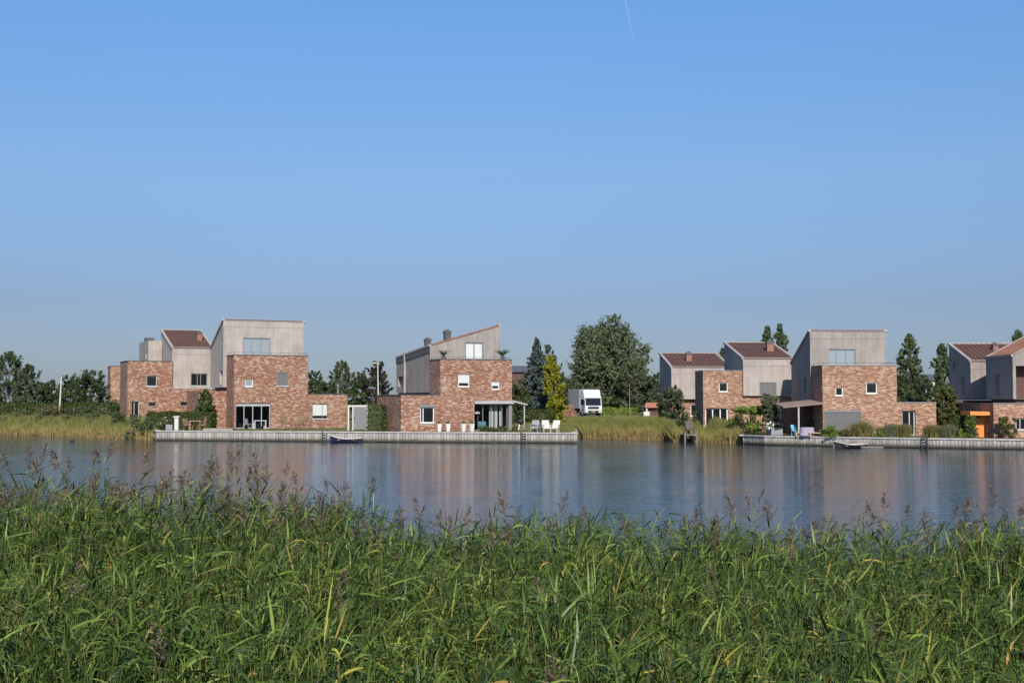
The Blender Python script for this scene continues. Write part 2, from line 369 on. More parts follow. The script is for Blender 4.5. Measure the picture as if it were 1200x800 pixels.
# ------------------------------------------------------------------ quays
def quay(name, pxs, ztop, label, parts=None):
    P = [at(p, d) for p, d in pxs]
    root = empty(name, P[0], label=label, cat='quay wall', group='timber quay walls along the far shore')
    O = P[0]; bd = MB(); cp = MB(); ds = MB(); rnd = random.Random(5)
    for a, c in zip(P, P[1:]):
        L = (c-a).length; d = (c-a)/L; n = Vector((d.y, -d.x, 0)); s = 0
        if n.y > 0: n = -n
        while s < L-.02:
            wd = min(.24 + rnd.random()*.04, L-s); e = rnd.uniform(0, .03); zt = ztop-.1-rnd.random()*.015
            A = a+d*s-O+n*e; B = a+d*(s+wd-.028)-O+n*e; k = Vector((-n.x, -n.y, 0))*.12
            mi = rnd.choice([0,0,0,1,1,2])
            bd.hexa([(p.x, p.y, z) for z in (-.6, zt) for p in (A, B, B+k, A+k)], mi); s += wd
        s = 0
        while s < L-.3:                       # cap in lengths
            wd = min(3.0, L-s); A = a+d*s-O+n*.09; B = a+d*(s+wd-.015)-O+n*.09; k = -n*.5
            cp.hexa([(p.x, p.y, z) for z in (ztop-.097, ztop+rnd.random()*.01) for p in (A, B, B+k, A+k)]); s += wd
        A = a-O+n*.045; B = c-O+n*.045; k = -n*.04     # waterline rail
        for z0, z1 in ((.05, .13),):
            ds.hexa([(p.x, p.y, z) for z in (z0, z1) for p in (A+n*.03, B+n*.03, B+k, A+k)])
    bd.build('boards', [M['qb1'], M['qb2'], M['qb3']], root); cp.build('cap', M['qcap'], root); ds.build('waterline_rail', M['wet_wood'], root)
    return root
def qmat(name, c):
    m, t, b = newmat(name); s = t.nodes.new('ShaderNodeSeparateXYZ'); t.links.new(objc(t), s.inputs[0])
    n = noise(t, objc(t), 3, 4, .6, (2,2,.5)); a = mix(t, n, tuple(x*.5 for x in c), tuple(x*1.35 for x in c))
    ad = t.nodes.new('ShaderNodeMath'); ad.operation = 'MULTIPLY_ADD'; t.links.new(n, ad.inputs[0]); ad.inputs[1].default_value = -.35; t.links.new(s.outputs[2], ad.inputs[2])
    r = ramp(t, ad.outputs[0], [(0, (.25,.26,.2)), (.12, (.8,.78,.7)), (.3, (1,1,1))])   # algae line just over the water
    t.links.new(mix(t, 1.0, a, r, 'MULTIPLY'), b.inputs['Base Color']); b.inputs['Roughness'].default_value = .9
qmat('qb1', (.42,.40,.375)); qmat('qb2', (.345,.325,.30)); qmat('qb3', (.49,.465,.43)); plain('qcap', (.46,.44,.42), .85, .2, 2); plain('wet_wood', (.06,.055,.045), .6, .3)
q1 = quay('quay_wall', [(182,121),(181,117.5),(184,114.0),(676,106.5),(674,119)], .90, 'long pale timber quay below the two leftmost waterside houses')
q2 = quay('quay_wall', [(869.5,108),(872,105.0),(896,102.3),(1080,95.8),(1200,93.0),(1420,88.5)], .76, 'pale timber quay below the right hand houses, with a dark angled end')
def ladder(px, D, par, zt):
    l = MB(); o = at(px, D) - par.location
    for e in (-.2, .2): l.box(o.x+e-.03, o.x+e+.03, o.y-.2, o.y-.14, -.4, zt+.12)
    for k in range(5): l.box(o.x-.168, o.x+.168, o.y-.19, o.y-.15, -.1+k*.22, -.04+k*.22)
    l.build('ladder', M['black'], par)
ladder(381, 111.0, q1, .9); ladder(613, 107.5, q1, .9); ladder(1082, 95.7, q2, .76)

# ------------------------------------------------------------------ houses
class House:
    def __init__(s, px, D, z0, th, label, name='house'):
        s.th = R(th); s.O = at(px, D, z0)
        s.root = empty(name, s.O, s.th, label=label, cat='house', group='brick and concrete houses across the water')
        s.e = Vector((math.cos(s.th), math.sin(s.th), 0)); s.n = Vector((-math.sin(s.th), math.cos(s.th), 0))
        s.cam = Vector((0,0,EYE)) - s.O
    def f(s, px, py, v=0):                   # hit the plane local y = v -> (u, z)
        d = ray(px, py); c = s.cam
        t = (v - c.dot(s.n))/d.dot(s.n); p = c + d*t
        return p.dot(s.e), p.z
    def side(s, px, py, u=0):                # hit the plane local x = u -> (v, z)
        d = ray(px, py); c = s.cam
        t = (u - c.dot(s.e))/d.dot(s.e); p = c + d*t
        return p.dot(s.n), p.z
    def rect(s, x0, x1, y0, y1, v=0):
        m = (y0+y1)/2; mx = (x0+x1)/2
        return s.f(x0, m, v)[0], s.f(x1, m, v)[0], s.f(mx, y1, v)[1], s.f(mx, y0, v)[1]
    def world(s, u, v, z=0): return s.O + s.e*u + s.n*v + Vector((0,0,z))

def coping(mb, x0, x1, y0, y1, z, w=.28, t=.07, o=.04):
    mb.box(x0-o, x1+o, y0-o, y0+w, z+.003, z+t); mb.box(x0-o, x1+o, y1-w, y1+o, z+.003, z+t)
    mb.box(x0-o, x0+w, y0+w+.001, y1-w-.001, z+.003, z+t); mb.box(x1-w, x1+o, y0+w+.001, y1-w-.001, z+.003, z+t)

def win(h, r, v, rec, mull=(), frame='white', pane='glass_dark', fw=.07, sill=True, blind=0, kind='window', header=0, extra=None):
    """r=(u0,u1,z0,z1) opening on plane y=v; frame set rec behind it"""
    u0,u1,z0,z1 = r; y0 = v+rec-.07; y1 = v+rec-.012; e = .004
    fr = MB(); U0,U1,Z0,Z1 = u0+e,u1-e,z0+e,z1-e
    fr.box(U0,U0+fw,y0,y1,Z0,Z1); fr.box(U1-fw,U1,y0,y1,Z0,Z1)
    fr.box(U0+fw+.001,U1-fw-.001,y0+.002,y1,Z1-fw-header,Z1); fr.box(U0+fw+.001,U1-fw-.001,y0+.002,y1,Z0,Z0+fw)
    for mu in mull:
        c = U0+(U1-U0)*mu; fr.box(c-fw*.45, c+fw*.45, y0+.004, y1, Z0+fw+.001, Z1-fw-header-.001)
    w_ = fr.build(kind, M[frame], h.root)
    yp = y0+.035
    MB().face([(U0+fw,yp,Z0+fw),(U1-fw,yp,Z0+fw),(U1-fw,yp,Z1-fw-header),(U0+fw,yp,Z1-fw-header)]).build('pane', M[pane], w_)
    if blind:
        zb = Z1-fw-header; MB().face([(U0+fw,yp-.008,zb-(zb-Z0)*blind),(U1-fw,yp-.008,zb-(zb-Z0)*blind),(U1-fw,yp-.008,zb),(U0+fw,yp-.008,zb)]).build('roller_blind', M['blind'], w_)
    if sill:
        MB().box(u0-.05, u1+.05, v-.06, v-.003, z0-.07, z0-.002).build('sill', M['offwhite'], w_)
    return w_
def shed(h, conc, x0, x1, y0, y1, zb, zt, holes_f=(), holes_l=(), mat='concrete', base=None):
    """concrete volume with top heights zt = (front-left, front-right, back-right, back-left)"""
    m = MB(); zl = min(zt); F0, F1, B1, B0 = zt
    topf = lambda x: F0+(F1-F0)*(x-x0)/(x1-x0)
    us = sorted({x0, x1, *[t for hh in holes_f for t in hh[:2]]})
    for a, b_ in zip(us, us[1:]):
        hh = [q for q in holes_f if q[0] < (a+b_)/2 < q[1]]
        if hh:
            q = hh[0]; m.face([(a,y0,zb),(b_,y0,zb),(b_,y0,q[2]),(a,y0,q[2])]); m.face([(a,y0,q[3]),(b_,y0,q[3]),(b_,y0,topf(b_)),(a,y0,topf(a))])
        else: m.face([(a,y0,zb),(b_,y0,zb),(b_,y0,topf(b_)),(a,y0,topf(a))])
    for u0_,u1_,c_,d_,dp in holes_f:
        m.holes((u0_,y0,c_), (1,0,0), (0,0,1), (0,1,0), u1_-u0_, d_-c_, [(0,u1_-u0_,0,d_-c_,dp)])
    m.holes((x0,y0,zb), (0,1,0), (0,0,1), (1,0,0), y1-y0, zl-zb, [(a-y0,b-y0,c-zb,d-zb,e) for a,b,c,d,e in holes_l], 0, 0)
    m.face([(x1,y0,zb),(x1,y1,zb),(x1,y1,zl),(x1,y0,zl)]); m.face([(x1,y1,zb),(x0,y1,zb),(x0,y1,zl),(x1,y1,zl)])
    m.face([(x0,y0,zb),(x0,y1,zb),(x1,y1,zb),(x1,y0,zb)])
    for (xa,ya,za),(xb,yb,zb2) in zip([(x1,y0,F1),(x1,y1,B1),(x0,y1,B0)], [(x1,y1,B1),(x0,y1,B0),(x0,y0,F0)]):
        P = [(xa,ya,zl),(xb,yb,zl)]
        if zb2 > zl+.01: P.append((xb,yb,zb2))
        if za > zl+.01: P.append((xa,ya,za))
        if len(P) > 2: m.face(P)
    m.face([(x0,y0,F0-.02),(x1,y0,F1-.02),(x1,y1,B1-.02),(x0,y1,B0-.02)])
    cs = m.build('concrete_storey', M[mat], h.root)
    if abs(F0-F1) < .01: MB().box(x0-.02, x1+.02, y0-.025, y0-.002, F0-.62, F0-.06).build('top_band', M[mat], cs)
    return cs
def seam_roof(h, x0, x1, y0, y1, zt, mat='roof_red', seams='y', inset=.12, th=.08, chim=(), edge='concrete_pale'):
    F0,F1,B1,B0 = zt
    def Z(x, y):
        a = (x-x0)/(x1-x0); b = (y-y0)/(y1-y0)
        return (F0*(1-a)+F1*a)*(1-b) + (B0*(1-a)+B1*a)*b
    X0,X1,Y0,Y1 = x0+inset, x1-inset, y0-.05, y1-inset
    m = MB(); m.hexa([(x,y,Z(x,y)+dz) for dz in (.005, th) for x, y in ((X0,Y0),(X1,Y0),(X1,Y1),(X0,Y1))])
    if seams == 'y':
        n = int((X1-X0)/.42)
        for k in range(1, n):
            x = X0+(X1-X0)*k/n; m.bar((x,Y0+.01,Z(x,Y0)+th+.02), (x,Y1,Z(x,Y1)+th+.02), .035, .045)
    else:
        n = int((Y1-Y0)/.42)
        for k in range(1, n):
            y = Y0+(Y1-Y0)*k/n; m.bar((X0,y,Z(X0,y)+th+.02), (X1,y,Z(X1,y)+th+.02), .035, .045)
    r = m.build('roof', M[mat], h.root)
    tr = MB(); ed = MB()
    for (xa, ya), (xb, yb) in (((x0,y0),(x0,y1)), ((x1,y0),(x1,y1)), ((x0,y1),(x1,y1))):
        tr.bar((xa,ya,Z(xa,ya)+.05), (xb,yb,Z(xb,yb)+.05), .24, .17)
    tr.build('verge', M['concrete_pale'], r)
    ed.bar((x0+.13,y0+.06,Z(x0+.13,y0)+.05), (x1-.13,y0+.06,Z(x1-.13,y0)+.05), .20, .15); ed.build('front_edge', M[edge], r)
    for (cx, cy, w_, hh, mt) in chim:
        c = MB(); z = Z(cx, cy); c.box(cx-w_/2, cx+w_/2, cy-w_/2, cy+w_/2, z-.2, z+hh*.75); c.box(cx-w_/2-.04, cx+w_/2+.04, cy-w_/2-.04, cy+w_/2+.04, z+hh*.751, z+hh)
        c.box(cx-w_*.3, cx+w_*.3, cy-w_*.3, cy+w_*.3, z+hh+.001, z+hh+.12)
        c.m = [0]*6+[1]*12; c.build('chimney', [M[mt], M['dark_zinc']], r)
    return r
def brickblock(m, x0, x1, y0, y1, z0, z1, hf=(), hl=(), skip='', par=.35):
    m.holes((x0,y0,z0), (1,0,0), (0,0,1), (0,1,0), x1-x0, z1-z0, [(a-x0,b-x0,c-z0,d-z0,e) for a,b,c,d,e in hf], 0, 1)
    if 'l' not in skip: m.holes((x0,y0,z0), (0,1,0), (0,0,1), (1,0,0), y1-y0, z1-z0, [(a-y0,b-y0,c-z0,d-z0,e) for a,b,c,d,e in hl], 0, 1)
    if 'r' not in skip: m.face([(x1,y0,z0),(x1,y1,z0),(x1,y1,z1),(x1,y0,z1)])
    m.face([(x1,y1,z0),(x0,y1,z0),(x0,y1,z1),(x1,y1,z1)])
    m.face([(x0,y0,z1-.002),(x1,y0,z1-.002),(x1,y1,z1-.002),(x0,y1,z1-.002)], 2)
def rail(h, x0, x1, y0, y1, z, hgt=.35):
    m = MB()
    for a, b in (((x0,y0),(x1,y0)), ((x0,y0),(x0,y1)), ((x1,y0),(x1,y1))):
        m.tube([(*a, z+hgt), (*b, z+hgt)], .016, 5)
        n = max(1, int((Vector(a)-Vector(b)).length/1.6))
        for k in range(n+1):
            p = Vector(a).lerp(Vector(b), k/n); m.tube([(p.x,p.y,z), (p.x,p.y,z+hgt)], .013, 5)
    m.build('railing', M['dark_zinc'], h.root)
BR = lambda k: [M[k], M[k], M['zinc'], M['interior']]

# ---- house C : the large one on the left, x 249-407
h = House(274, 121, .9, 25, 'tallest house left of centre, brick front, pale concrete storey on top, low wing at right')
W1 = h.f(361, 440)[0]; zt = h.f(274, 416)[1]; W2 = h.f(407, 480)[0]; zw = h.f(385, 462)[1]
w_small = h.rect(287,296.5,444,453); w_mid = h.rect(324,338,436,452); w_door = h.rect(272.8,317,472,500); w_wing = h.rect(366,384,473,490.5)
w_door = (max(w_door[0], .16), w_door[1], .02, w_door[3])
bm_ = MB()
brickblock(bm_, 0, W1, 0, 3.2, 0, zt, [(*w_small,.14),(*w_mid,.10),(*w_door,2.2)])
brickblock(bm_, W1+.001, W2, 0, 5, 0, zw, [(*w_wing,.14)], skip='l')
brickblock(bm_, -2.6, -.001, 3.2, 9.5, 0, h.f(258,458,3.2)[1], skip='r')
bm_.build('brick_wall', BR('brick_red'), h.root)
cm = MB(); coping(cm, 0, W1, 0, 3.2, zt); cm.build('coping', M['dark_zinc'], h.root)
cm = MB(); coping(cm, W1+.05, W2, 0, 5, zw); cm.build('coping', M['dark_zinc'], h.root)
win(h, w_small, 0, .14, pane='glass_sky'); win(h, w_mid, 0, .10, pane='shutter', frame='frame_grey', sill=True)
win(h, w_door, 0, .2, (.25,.5,.75), 'frame_pale', 'glass_clear', .08, False, kind='sliding_door', header=.22)
win(h, w_wing, 0, .14, (.66,), 'frame_grey', 'glass_dark', .06, True, blind=.78)
v0 = 3.2
u0,zc = h.f(262,375,v0); u1,_ = h.f(356,378,v0); _, z_back = h.f(262,375,v0)
vb, zlow = h.side(250, 402, u0)
wt = h.rect(285,317,396,416.5,v0); wt = (wt[0], wt[1], zt+.12, wt[3])
wl = h.side(257, 440, u0)
vb = min(max(vb, 9), 13); zlow2 = zc - 2.6
shed(h, None, u0, u1, v0, vb, h.side(250,454,u0)[1], (zc, zc, zlow2, zlow2), [(*wt,.14)], [(v0+.3, v0+1.5, h.f(262,450,v0)[1], h.f(262,434,v0)[1], .3)])
win(h, wt, v0, .14, (.3,.65), 'frame_grey', 'glass_sky', .07, True)
seam_roof(h, u0, u1, v0, vb, (zc, zc, zlow2, zlow2))
rail(h, .12, W1-.12, .15, v0-.1, zt+.07, .22)
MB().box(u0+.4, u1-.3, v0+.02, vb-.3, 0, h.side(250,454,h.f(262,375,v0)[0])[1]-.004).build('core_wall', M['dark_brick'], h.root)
fm = MB(); fu, fz = h.f(396, 461, 2.5); fm.tube([(fu,2.5,fz-.6),(fu,2.5,fz+.75)], .07, 10); fm.tube([(fu,2.5,fz+.75),(fu,2.5,fz+.95)], .13, 10); fm.build('flue_pipe', M['steel'], h.root)
HC = h
# ---- house B : left, with red roof facing the water
h = House(149, 127, .9, 25, 'leftmost full house, brick block beside pale concrete under a red roof')
W1 = h.f(202, 440)[0]; zt = h.f(152, 423)[1]; Z0 = .0
ws = h.rect(171.5,184,440,452.5); wd = h.rect(153.5,163,470,500); wd = (max(.1,wd[0]), wd[1], .05, wd[3]); wg = h.rect(173.5,183,471,476); 
U2 = h.f(251, 470)[0]; zl = h.f(230, 455.5)[1]; wk = h.rect(211,223,470.5,475.5)
bm_ = MB(); brickblock(bm_, 0, W1, 0, 5, 0, zt, [(*ws,.14),(*wd,.2),(*wg,.14)]); brickblock(bm_, W1+.001, U2, 0, 6.9, 0, zl, [(*wk,.14)], skip='l')
bm_.build('brick_wall', BR('brick_red'), h.root)
cm = MB(); coping(cm, 0, W1, 0, 5, zt); cm.build('coping', M['dark_zinc'], h.root)
win(h, ws, 0, .14, frame='frame_pale'); win(h, wd, 0, .2, (.4,), 'frame_pale', sill=False, kind='door'); win(h, wg, 0, .14, frame='frame_grey', sill=False); win(h, wk, 0, .14, frame='frame_grey', sill=False)
v0 = .35; ua = W1+.02; ub = h.f(249.5, 430, v0)[0]; zc = h.f(225, 408, v0)[1]; zb = zl+.03
wu = h.rect(223.5,243,437.5,452,v0); 
ztop = h.f(200, 386.5, 6)[1]
shed(h, None, ua, ub, v0, 7, zb, (zc, zc, ztop, ztop), [(*wu,.14)])
win(h, wu, v0, .14, (.4,.6), 'frame_grey', 'glass_dark', .07, True)
seam_roof(h, ua, ub, v0, 7, (zc, zc, ztop, ztop), chim=[((ua+ub)/2+1.2, 3.2, .5, .9, 'terracotta')])
# concrete tower of house B, behind the brick
u0, zz = h.f(174, 399, 6); u1 = h.f(200, 399, 6)[0]
wl_ = [(6.8, 7.3, h.f(169,418,6)[1], h.f(169,412,6)[1], .2)]
m_ = MB(); m_.holes((u0,6,zt-.3), (1,0,0), (0,0,1), (0,1,0), ua-u0-.05, zz-zt+.3, [], 0, 0); m_.holes((u0,6,zt-.3), (0,1,0), (0,0,1), (1,0,0), 6, zz-zt+.3, [(.8,1.6,.8,1.5,.2)], 0, 0)
m_.face([(u0,6,zz),(ua-.05,6,zz),(ua-.05,12,zz),(u0,12,zz)]); m_.face([(ua-.05,6,zt),(ua-.05,12,zt),(ua-.05,12,zz),(ua-.05,6,zz)]); m_.face([(u0,12,zt),(ua-.05,12,zt),(ua-.05,12,zz),(u0,12,zz)])
m_.build('concrete_tower', M['concrete'], h.root)
MB().box(u0+.2,u0+1.1,9,10,zz+.002,zz+.45).build('roof_vent', M['dark_zinc'], h.root)
HB = h
# ---- building A: piece of brick behind the trees
h = House(129, 150, 1.2, 20, 'small brick block peeking out behind the dark trees at far left')
W1 = h.f(170, 440)[0]; zt = h.f(129, 429)[1]; bm_ = MB(); brickblock(bm_, 0, W1, 0, 7, 0, zt, [(1.4,2.3,1.0,2.2,.14)]); bm_.build('brick_wall', BR('brick_tan'), h.root)
win(h, (1.4,2.3,1.0,2.2), 0, .14); cm = MB(); coping(cm, 0, W1, 0, 7, zt); cm.build('coping', M['dark_zinc'], h.root)

# ---- house M : middle
h = House(516, 111.3, .9, 21, 'middle house with concrete roof line rising to the right and four white planters in front')
W1 = h.f(600, 460)[0]; zt = h.f(516, 421)[1]
w1 = h.rect(537,550,438.5,453); w2 = h.rect(576,585,447,456); wd = h.rect(556,599.3,473,502.5); wd = (wd[0], W1-.02, .03, wd[3])
Uw = h.f(470, 480)[0]; zw = h.f(480, 463)[1]; ww = h.rect(492.5,509,477,495.5)
bm_ = MB(); brickblock(bm_, 0, W1, 0, 3.1, 0, zt, [(*w1,.12),(*w2,.12),(wd[0],W1-.35,wd[2],wd[3],2.6)])
brickblock(bm_, Uw, -.001, 0, 8, 0, zw, [(*ww,.16)], skip='r'); bm_.build('brick_wall', BR('brick_red'), h.root)
cm = MB(); coping(cm, 0, W1, 0, 3.1, zt); cm.build('coping', M['dark_zinc'], h.root); cm = MB(); coping(cm, Uw, -.05, 0, 8, zw); cm.build('coping', M['dark_zinc'], h.root)
win(h, w1, 0, .12, blind=.68); win(h, w2, 0, .12, blind=.5)
wdo = (wd[0], W1-.35, wd[2], wd[3]); win(h, wdo, 0, .3, (.27,.52,.84), 'frame_grey', 'glass_clear', .07, False, kind='sliding_door')
MB().box(wd[0]-.05, W1+.12, -.25, -.003, wd[3], wd[3]+.26).build('lintel', M['frame_pale'], h.root)
MB().box(W1-.33, W1-.02, -.05, -.004, .02, wd[3]-.01).build('door_jamb', M['frame_grey'], h.root)
win(h, ww, 0, .16, (.22,), 'white', 'glass_dark', .085); MB().box(ww[0]-.1, ww[1]+.1, -.05, -.003, ww[3], ww[3]+.2).build('lintel', M['frame_grey'], h.root)
cu = MB()
for a, b_ in ((.50,.62),(.66,.74),(.80,.88)):
    ua_, ub_ = wd[0]+(W1-.35-wd[0])*a, wd[0]+(W1-.35-wd[0])*b_
    n = 7
    for k in range(n):
        xa = ua_+(ub_-ua_)*k/n; xb = ua_+(ub_-ua_)*(k+1)/n; ya, yb = (.55,.63) if k % 2 else (.63,.55)
        cu.face([(xa,ya,.06),(xb,yb,.06),(xb,yb,wd[3]-.08),(xa,ya,wd[3]-.08)])
cu.build('curtain', M['white'], h.root)
v0 = 3.1
u0 = .02; zl = h.f(500, 405, v0)[1]; u1, zr = h.f(586, 381.5, v0)
zb = zw + .28; vb = h.side(455, 440, u0)[0]; vb = min(max(vb, 9), 14)
wt = h.rect(545,566.5,401,420,v0); wt = (wt[0], wt[1], zt+.1, wt[3])
zlow = zl
zfl = zl; 
sl_ = h.side(468, 446, u0); hole = [(h.side(472,446,u0)[0]-.1, h.side(466,446,u0)[0], h.side(469,453,u0)[1], h.side(469,441,u0)[1], .35)]
shed(h, None, u0, u1, v0, vb, zb, (zl, zr, zr-.85, zl-.75), [(*wt,.14)], hole, mat='concrete_cool')
win(h, wt, v0, .14, (.5,), 'frame_grey', 'blind', .12, True)
seam_roof(h, u0, u1, v0, vb, (zl, zr, zr-.85, zl-.75), seams='x', mat='roof_orange', edge='roof_orange', chim=[(h.f(503,400,5)[0], 5.5, .5, .75, 'dark_zinc'), (h.f(524,395,5)[0], 5, .55, .95, 'dark_zinc')])
MB().hexa([(u0-.07,v0+.02,zl-.55),(u0-.003,v0+.02,zl-.55),(u0-.003,vb,zl-1.3),(u0-.07,vb,zl-1.3),(u0-.07,v0+.02,zl+.05),(u0-.003,v0+.02,zl+.05),(u0-.003,vb,zl-.7),(u0-.07,vb,zl-.7)]).build('gutter', M['dark_zinc'], h.root)
mid = h.side(475, 440, u0)[0]; MB().box(u0-.16, u0-.003, mid-.12, mid+.12, zb, zl-.45).build('downpipe', M['concrete_pale'], h.root)
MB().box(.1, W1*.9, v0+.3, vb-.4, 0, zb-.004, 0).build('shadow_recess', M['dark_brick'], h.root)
rail(h, .12, W1-.12, .15, v0-.1, zt+.07, .15)
# canopy and its posts belong to the house
cp_ = MB(); ca, za = h.f(600, 469, -.3); cb, zb2 = h.f(618, 473.5, -.3)
cp_.hexa([(ca,-.3,za-.1),(cb,-.3,zb2-.1),(cb,3.6,zb2-.1),(ca,3.6,za-.1),(ca,-.3,za+.04),(cb,-.3,zb2+.04),(cb,3.6,zb2+.04),(ca,3.6,za+.04)])
c_ = cp_.build('canopy', M['frame_pale'], h.root)
pm_ = MB(); pu = h.f(614.5, 490, -.2)[0]; pm_.box(pu-.05, pu+.05, -.2, -.1, .0, zb2-.06); pm_.build('post', M['frame_pale'], c_); MB().box(pu-.05, pu+.05, 3.3, 3.4, 0, zb2-.06).build('post', M['frame_pale'], c_)
HM = h

# ---- house D : behind, right group
h = House(787, 128, 1.1, 3, 'red roofed pale concrete house half hidden behind the brick block with square window')
ub = h.f(856, 450)[0]; zc = h.f(800, 430.5)[1]; ztop = h.f(783, 414, 6)[1]; zb = h.f(800, 467.5)[1]
bm_ = MB(); brickblock(bm_, -.0, ub+6, .5, 8, 0, zb-.02, [(2.0,3.4,.9,2.1,.14)]); bm_.build('brick_wall', BR('brick_red'), h.root); win(h, (2.0,3.4,.9,2.1), .5, .14)
shed(h, None, 0, ub, 0, 7, zb, (zc, zc, ztop, ztop), mat='concrete')
seam_roof(h, 0, ub, 0, 7, (zc, zc, ztop, ztop), chim=[(h.f(807,422,3)[0], 3, .55, .9, 'terracotta')])
# ---- house E
h = House(824, 112, .85, 3.5, 'brick block and bigger red roof just left of the tallest right hand house')
W1 = h.f(870, 450)[0]; zt = h.f(824, 434.5)[1]; U2 = h.f(936, 475)[0]; zl = h.f(900, 464)[1]
ws = h.rect(842.5,853,448,459); wd = h.rect(826.5,853.5,478,504); wd = (wd[0], wd[1], .05, wd[3])
bm_ = MB(); brickblock(bm_, 0, W1, 0, 3.4, 0, zt, [(*ws,.14),(*wd,.25)]); brickblock(bm_, W1+.001, U2, .0, 6, 0, zl, [(W1+2.2,W1+3.4,.9,2.0,.14)], skip='l'); bm_.build('brick_wall', BR('brick_tan'), h.root)
cm = MB(); coping(cm, 0, W1, 0, 3.4, zt); cm.build('coping', M['frame_grey'], h.root)
win(h, ws, 0, .14); win(h, wd, 0, .25, (.34,.67), 'white', 'glass_dark', .11, False, kind='door'); win(h, (W1+2.2,W1+3.4,.9,2.0), 0, .14)
v0 = -.25; ua = W1+.02; ub = h.f(930, 440, v0)[0]; zc = h.f(900, 420.5, v0)[1]; ztop = h.f(862, 401.5, 6)[1]; zb = zl+.03
wu = h.rect(890,910,448,466,v0); wu = (wu[0], wu[1], zb+.02, wu[3])
shed(h, None, ua, ub, v0, 7, zb, (zc, zc, ztop, ztop), [(*wu,.1)])
win(h, wu, v0, .1, (.33,.66), 'frame_grey', 'shutter', .05, False)
seam_roof(h, ua, ub, v0, 7, (zc, zc, ztop, ztop), chim=[(h.f(902,410,3)[0], 3, .6, .95, 'terracotta')])
HE = h
# ---- house F
h = House(964, 101, .76, 2, 'tallest house of the right group, tan brick front with wide grey roller shutter')
W1 = h.f(1051, 450)[0]; zt = h.f(964, 428.5)[1]; W2 = h.f(1097, 480)[0]; zw = h.f(1075, 472)[1]
w1 = h.rect(979,988,453.5,463.5); w2 = h.rect(1015,1028,448,461); wd = h.rect(966,1009,480.5,508); wd = (.12, wd[1], .04, wd[3]); wr = h.rect(1057,1073,481,509); wr = (wr[0], wr[1], .04, wr[3])
bm_ = MB(); brickblock(bm_, 0, W1, 0, 3.1, 0, zt, [(*w1,.14),(*w2,.14),(*wd,.12)]); brickblock(bm_, W1+.001, W2, 0, 5, 0, zw, [(*wr,.25)], skip='l'); bm_.build('brick_wall', BR('brick_tan'), h.root)
cm = MB(); coping(cm, 0, W1, 0, 3.1, zt); cm.build('coping', M['zinc'], h.root); cm = MB(); coping(cm, W1+.05, W2, 0, 5, zw); cm.build('coping', M['zinc'], h.root)
win(h, w1, 0, .14); win(h, w2, 0, .14, pane='glass_dark')
sh_ = MB(); sh_.box(wd[0]+.01, wd[1]-.01, .06, .11, wd[2], wd[3]-.16, skip='')
n = int((wd[3]-.2)/.09)
for k in range(n): sh_.box(wd[0]+.012, wd[1]-.012, .05, .0595, wd[2]+k*.09+.01, wd[2]+k*.09+.08)
sh_.build('roller_shutter', M['shutter'], h.root); MB().box(wd[0]+.005, wd[1]-.005, .0, .115, wd[3]-.155, wd[3]-.005).build('shutter_box', M['frame_grey'], h.root)
win(h, wr, 0, .25, (.6,), 'frame_pale', 'glass_dark', .1, False, kind='door')
v0 = 3.1; u0, zc = h.f(949, 388, v0); u1 = h.f(1038, 388, v0)[0]; zlow2 = zc-2.5
wt = h.rect(971,1002.5,409,428,v0); wt = (wt[0], wt[1], zt+.1, wt[3])
shed(h, None, u0, u1, v0, 9.2, h.f(940,472,v0)[1], (zc, zc, zlow2, zlow2), [(*wt,.14)], [(4.4,5.2,3.4,4.6,.2)], mat='concrete_cool')
win(h, wt, v0, .14, (.3,.65), 'frame_grey', 'glass_sky', .08, True); seam_roof(h, u0, u1, v0, 9.2, (zc, zc, zlow2, zlow2))
rail(h, .12, W1-.12, .15, v0-.1, zt+.07, .18)
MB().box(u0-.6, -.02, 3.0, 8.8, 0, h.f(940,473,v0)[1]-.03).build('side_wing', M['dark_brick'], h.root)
cp_ = MB(); zz = h.f(964,472,-.2)[1]; ca, za = h.f(918, 477, -.2)
cp_.hexa([(ca,-.2,za-.06),(-.02,-.2,zz-.1),(-.02,2.9,zz+.15),(ca,2.9,za+.2),(ca,-.2,za+.03),(-.02,-.2,zz+.03),(-.02,2.9,zz+.27),(ca,2.9,za+.32)])
c_ = cp_.build('canopy', M['awning'], h.root); pm_ = MB()
pu = h.f(936, 490, -.1)[0]; pm_.box(pu-.06, pu+.06, -.12, 0, 0, h.f(936,475,-.1)[1]-.06); pm_.build('post', M['frame_pale'], c_)
HF = h
# ---- house G
h = House(1138, 106, .9, 1, 'house with dark side wall and red sloping roof between the poplars and the rightmost house')
zc = h.f(1140, 423.5)[1]; ub = h.f(1175, 440)[0]; zb = h.f(1140, 468.5)[1]; vb = h.side(1112.5, 440, 0)[0]; vb = min(max(vb,4),12); ztop = h.f(1115, 403.5, vb)[1]
ub = max(ub, h.f(1186,403,vb)[0])
shed(h, None, 0, ub, 0, vb, zb, (zc, zc, ztop, ztop), [], [(vb*.3,vb*.42,zb+.5,zb+1.9,.15),(vb*.7,vb*.8,zb+2.6,zb+3.4,.15)], mat='concrete_cool')
seam_roof(h, 0, ub, 0, vb, (zc, zc, ztop, ztop), chim=[(h.f(1166,412,3)[0], 3, .45, .6, 'terracotta')])
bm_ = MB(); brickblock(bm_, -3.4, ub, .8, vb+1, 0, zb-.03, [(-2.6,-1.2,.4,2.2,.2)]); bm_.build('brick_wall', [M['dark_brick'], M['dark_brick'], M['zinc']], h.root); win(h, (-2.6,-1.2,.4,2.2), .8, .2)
MB().box(-2.2, -1.4, -.4, -.003, zb-.2, zb-.12).build('ledge', M['offwhite'], h.root)
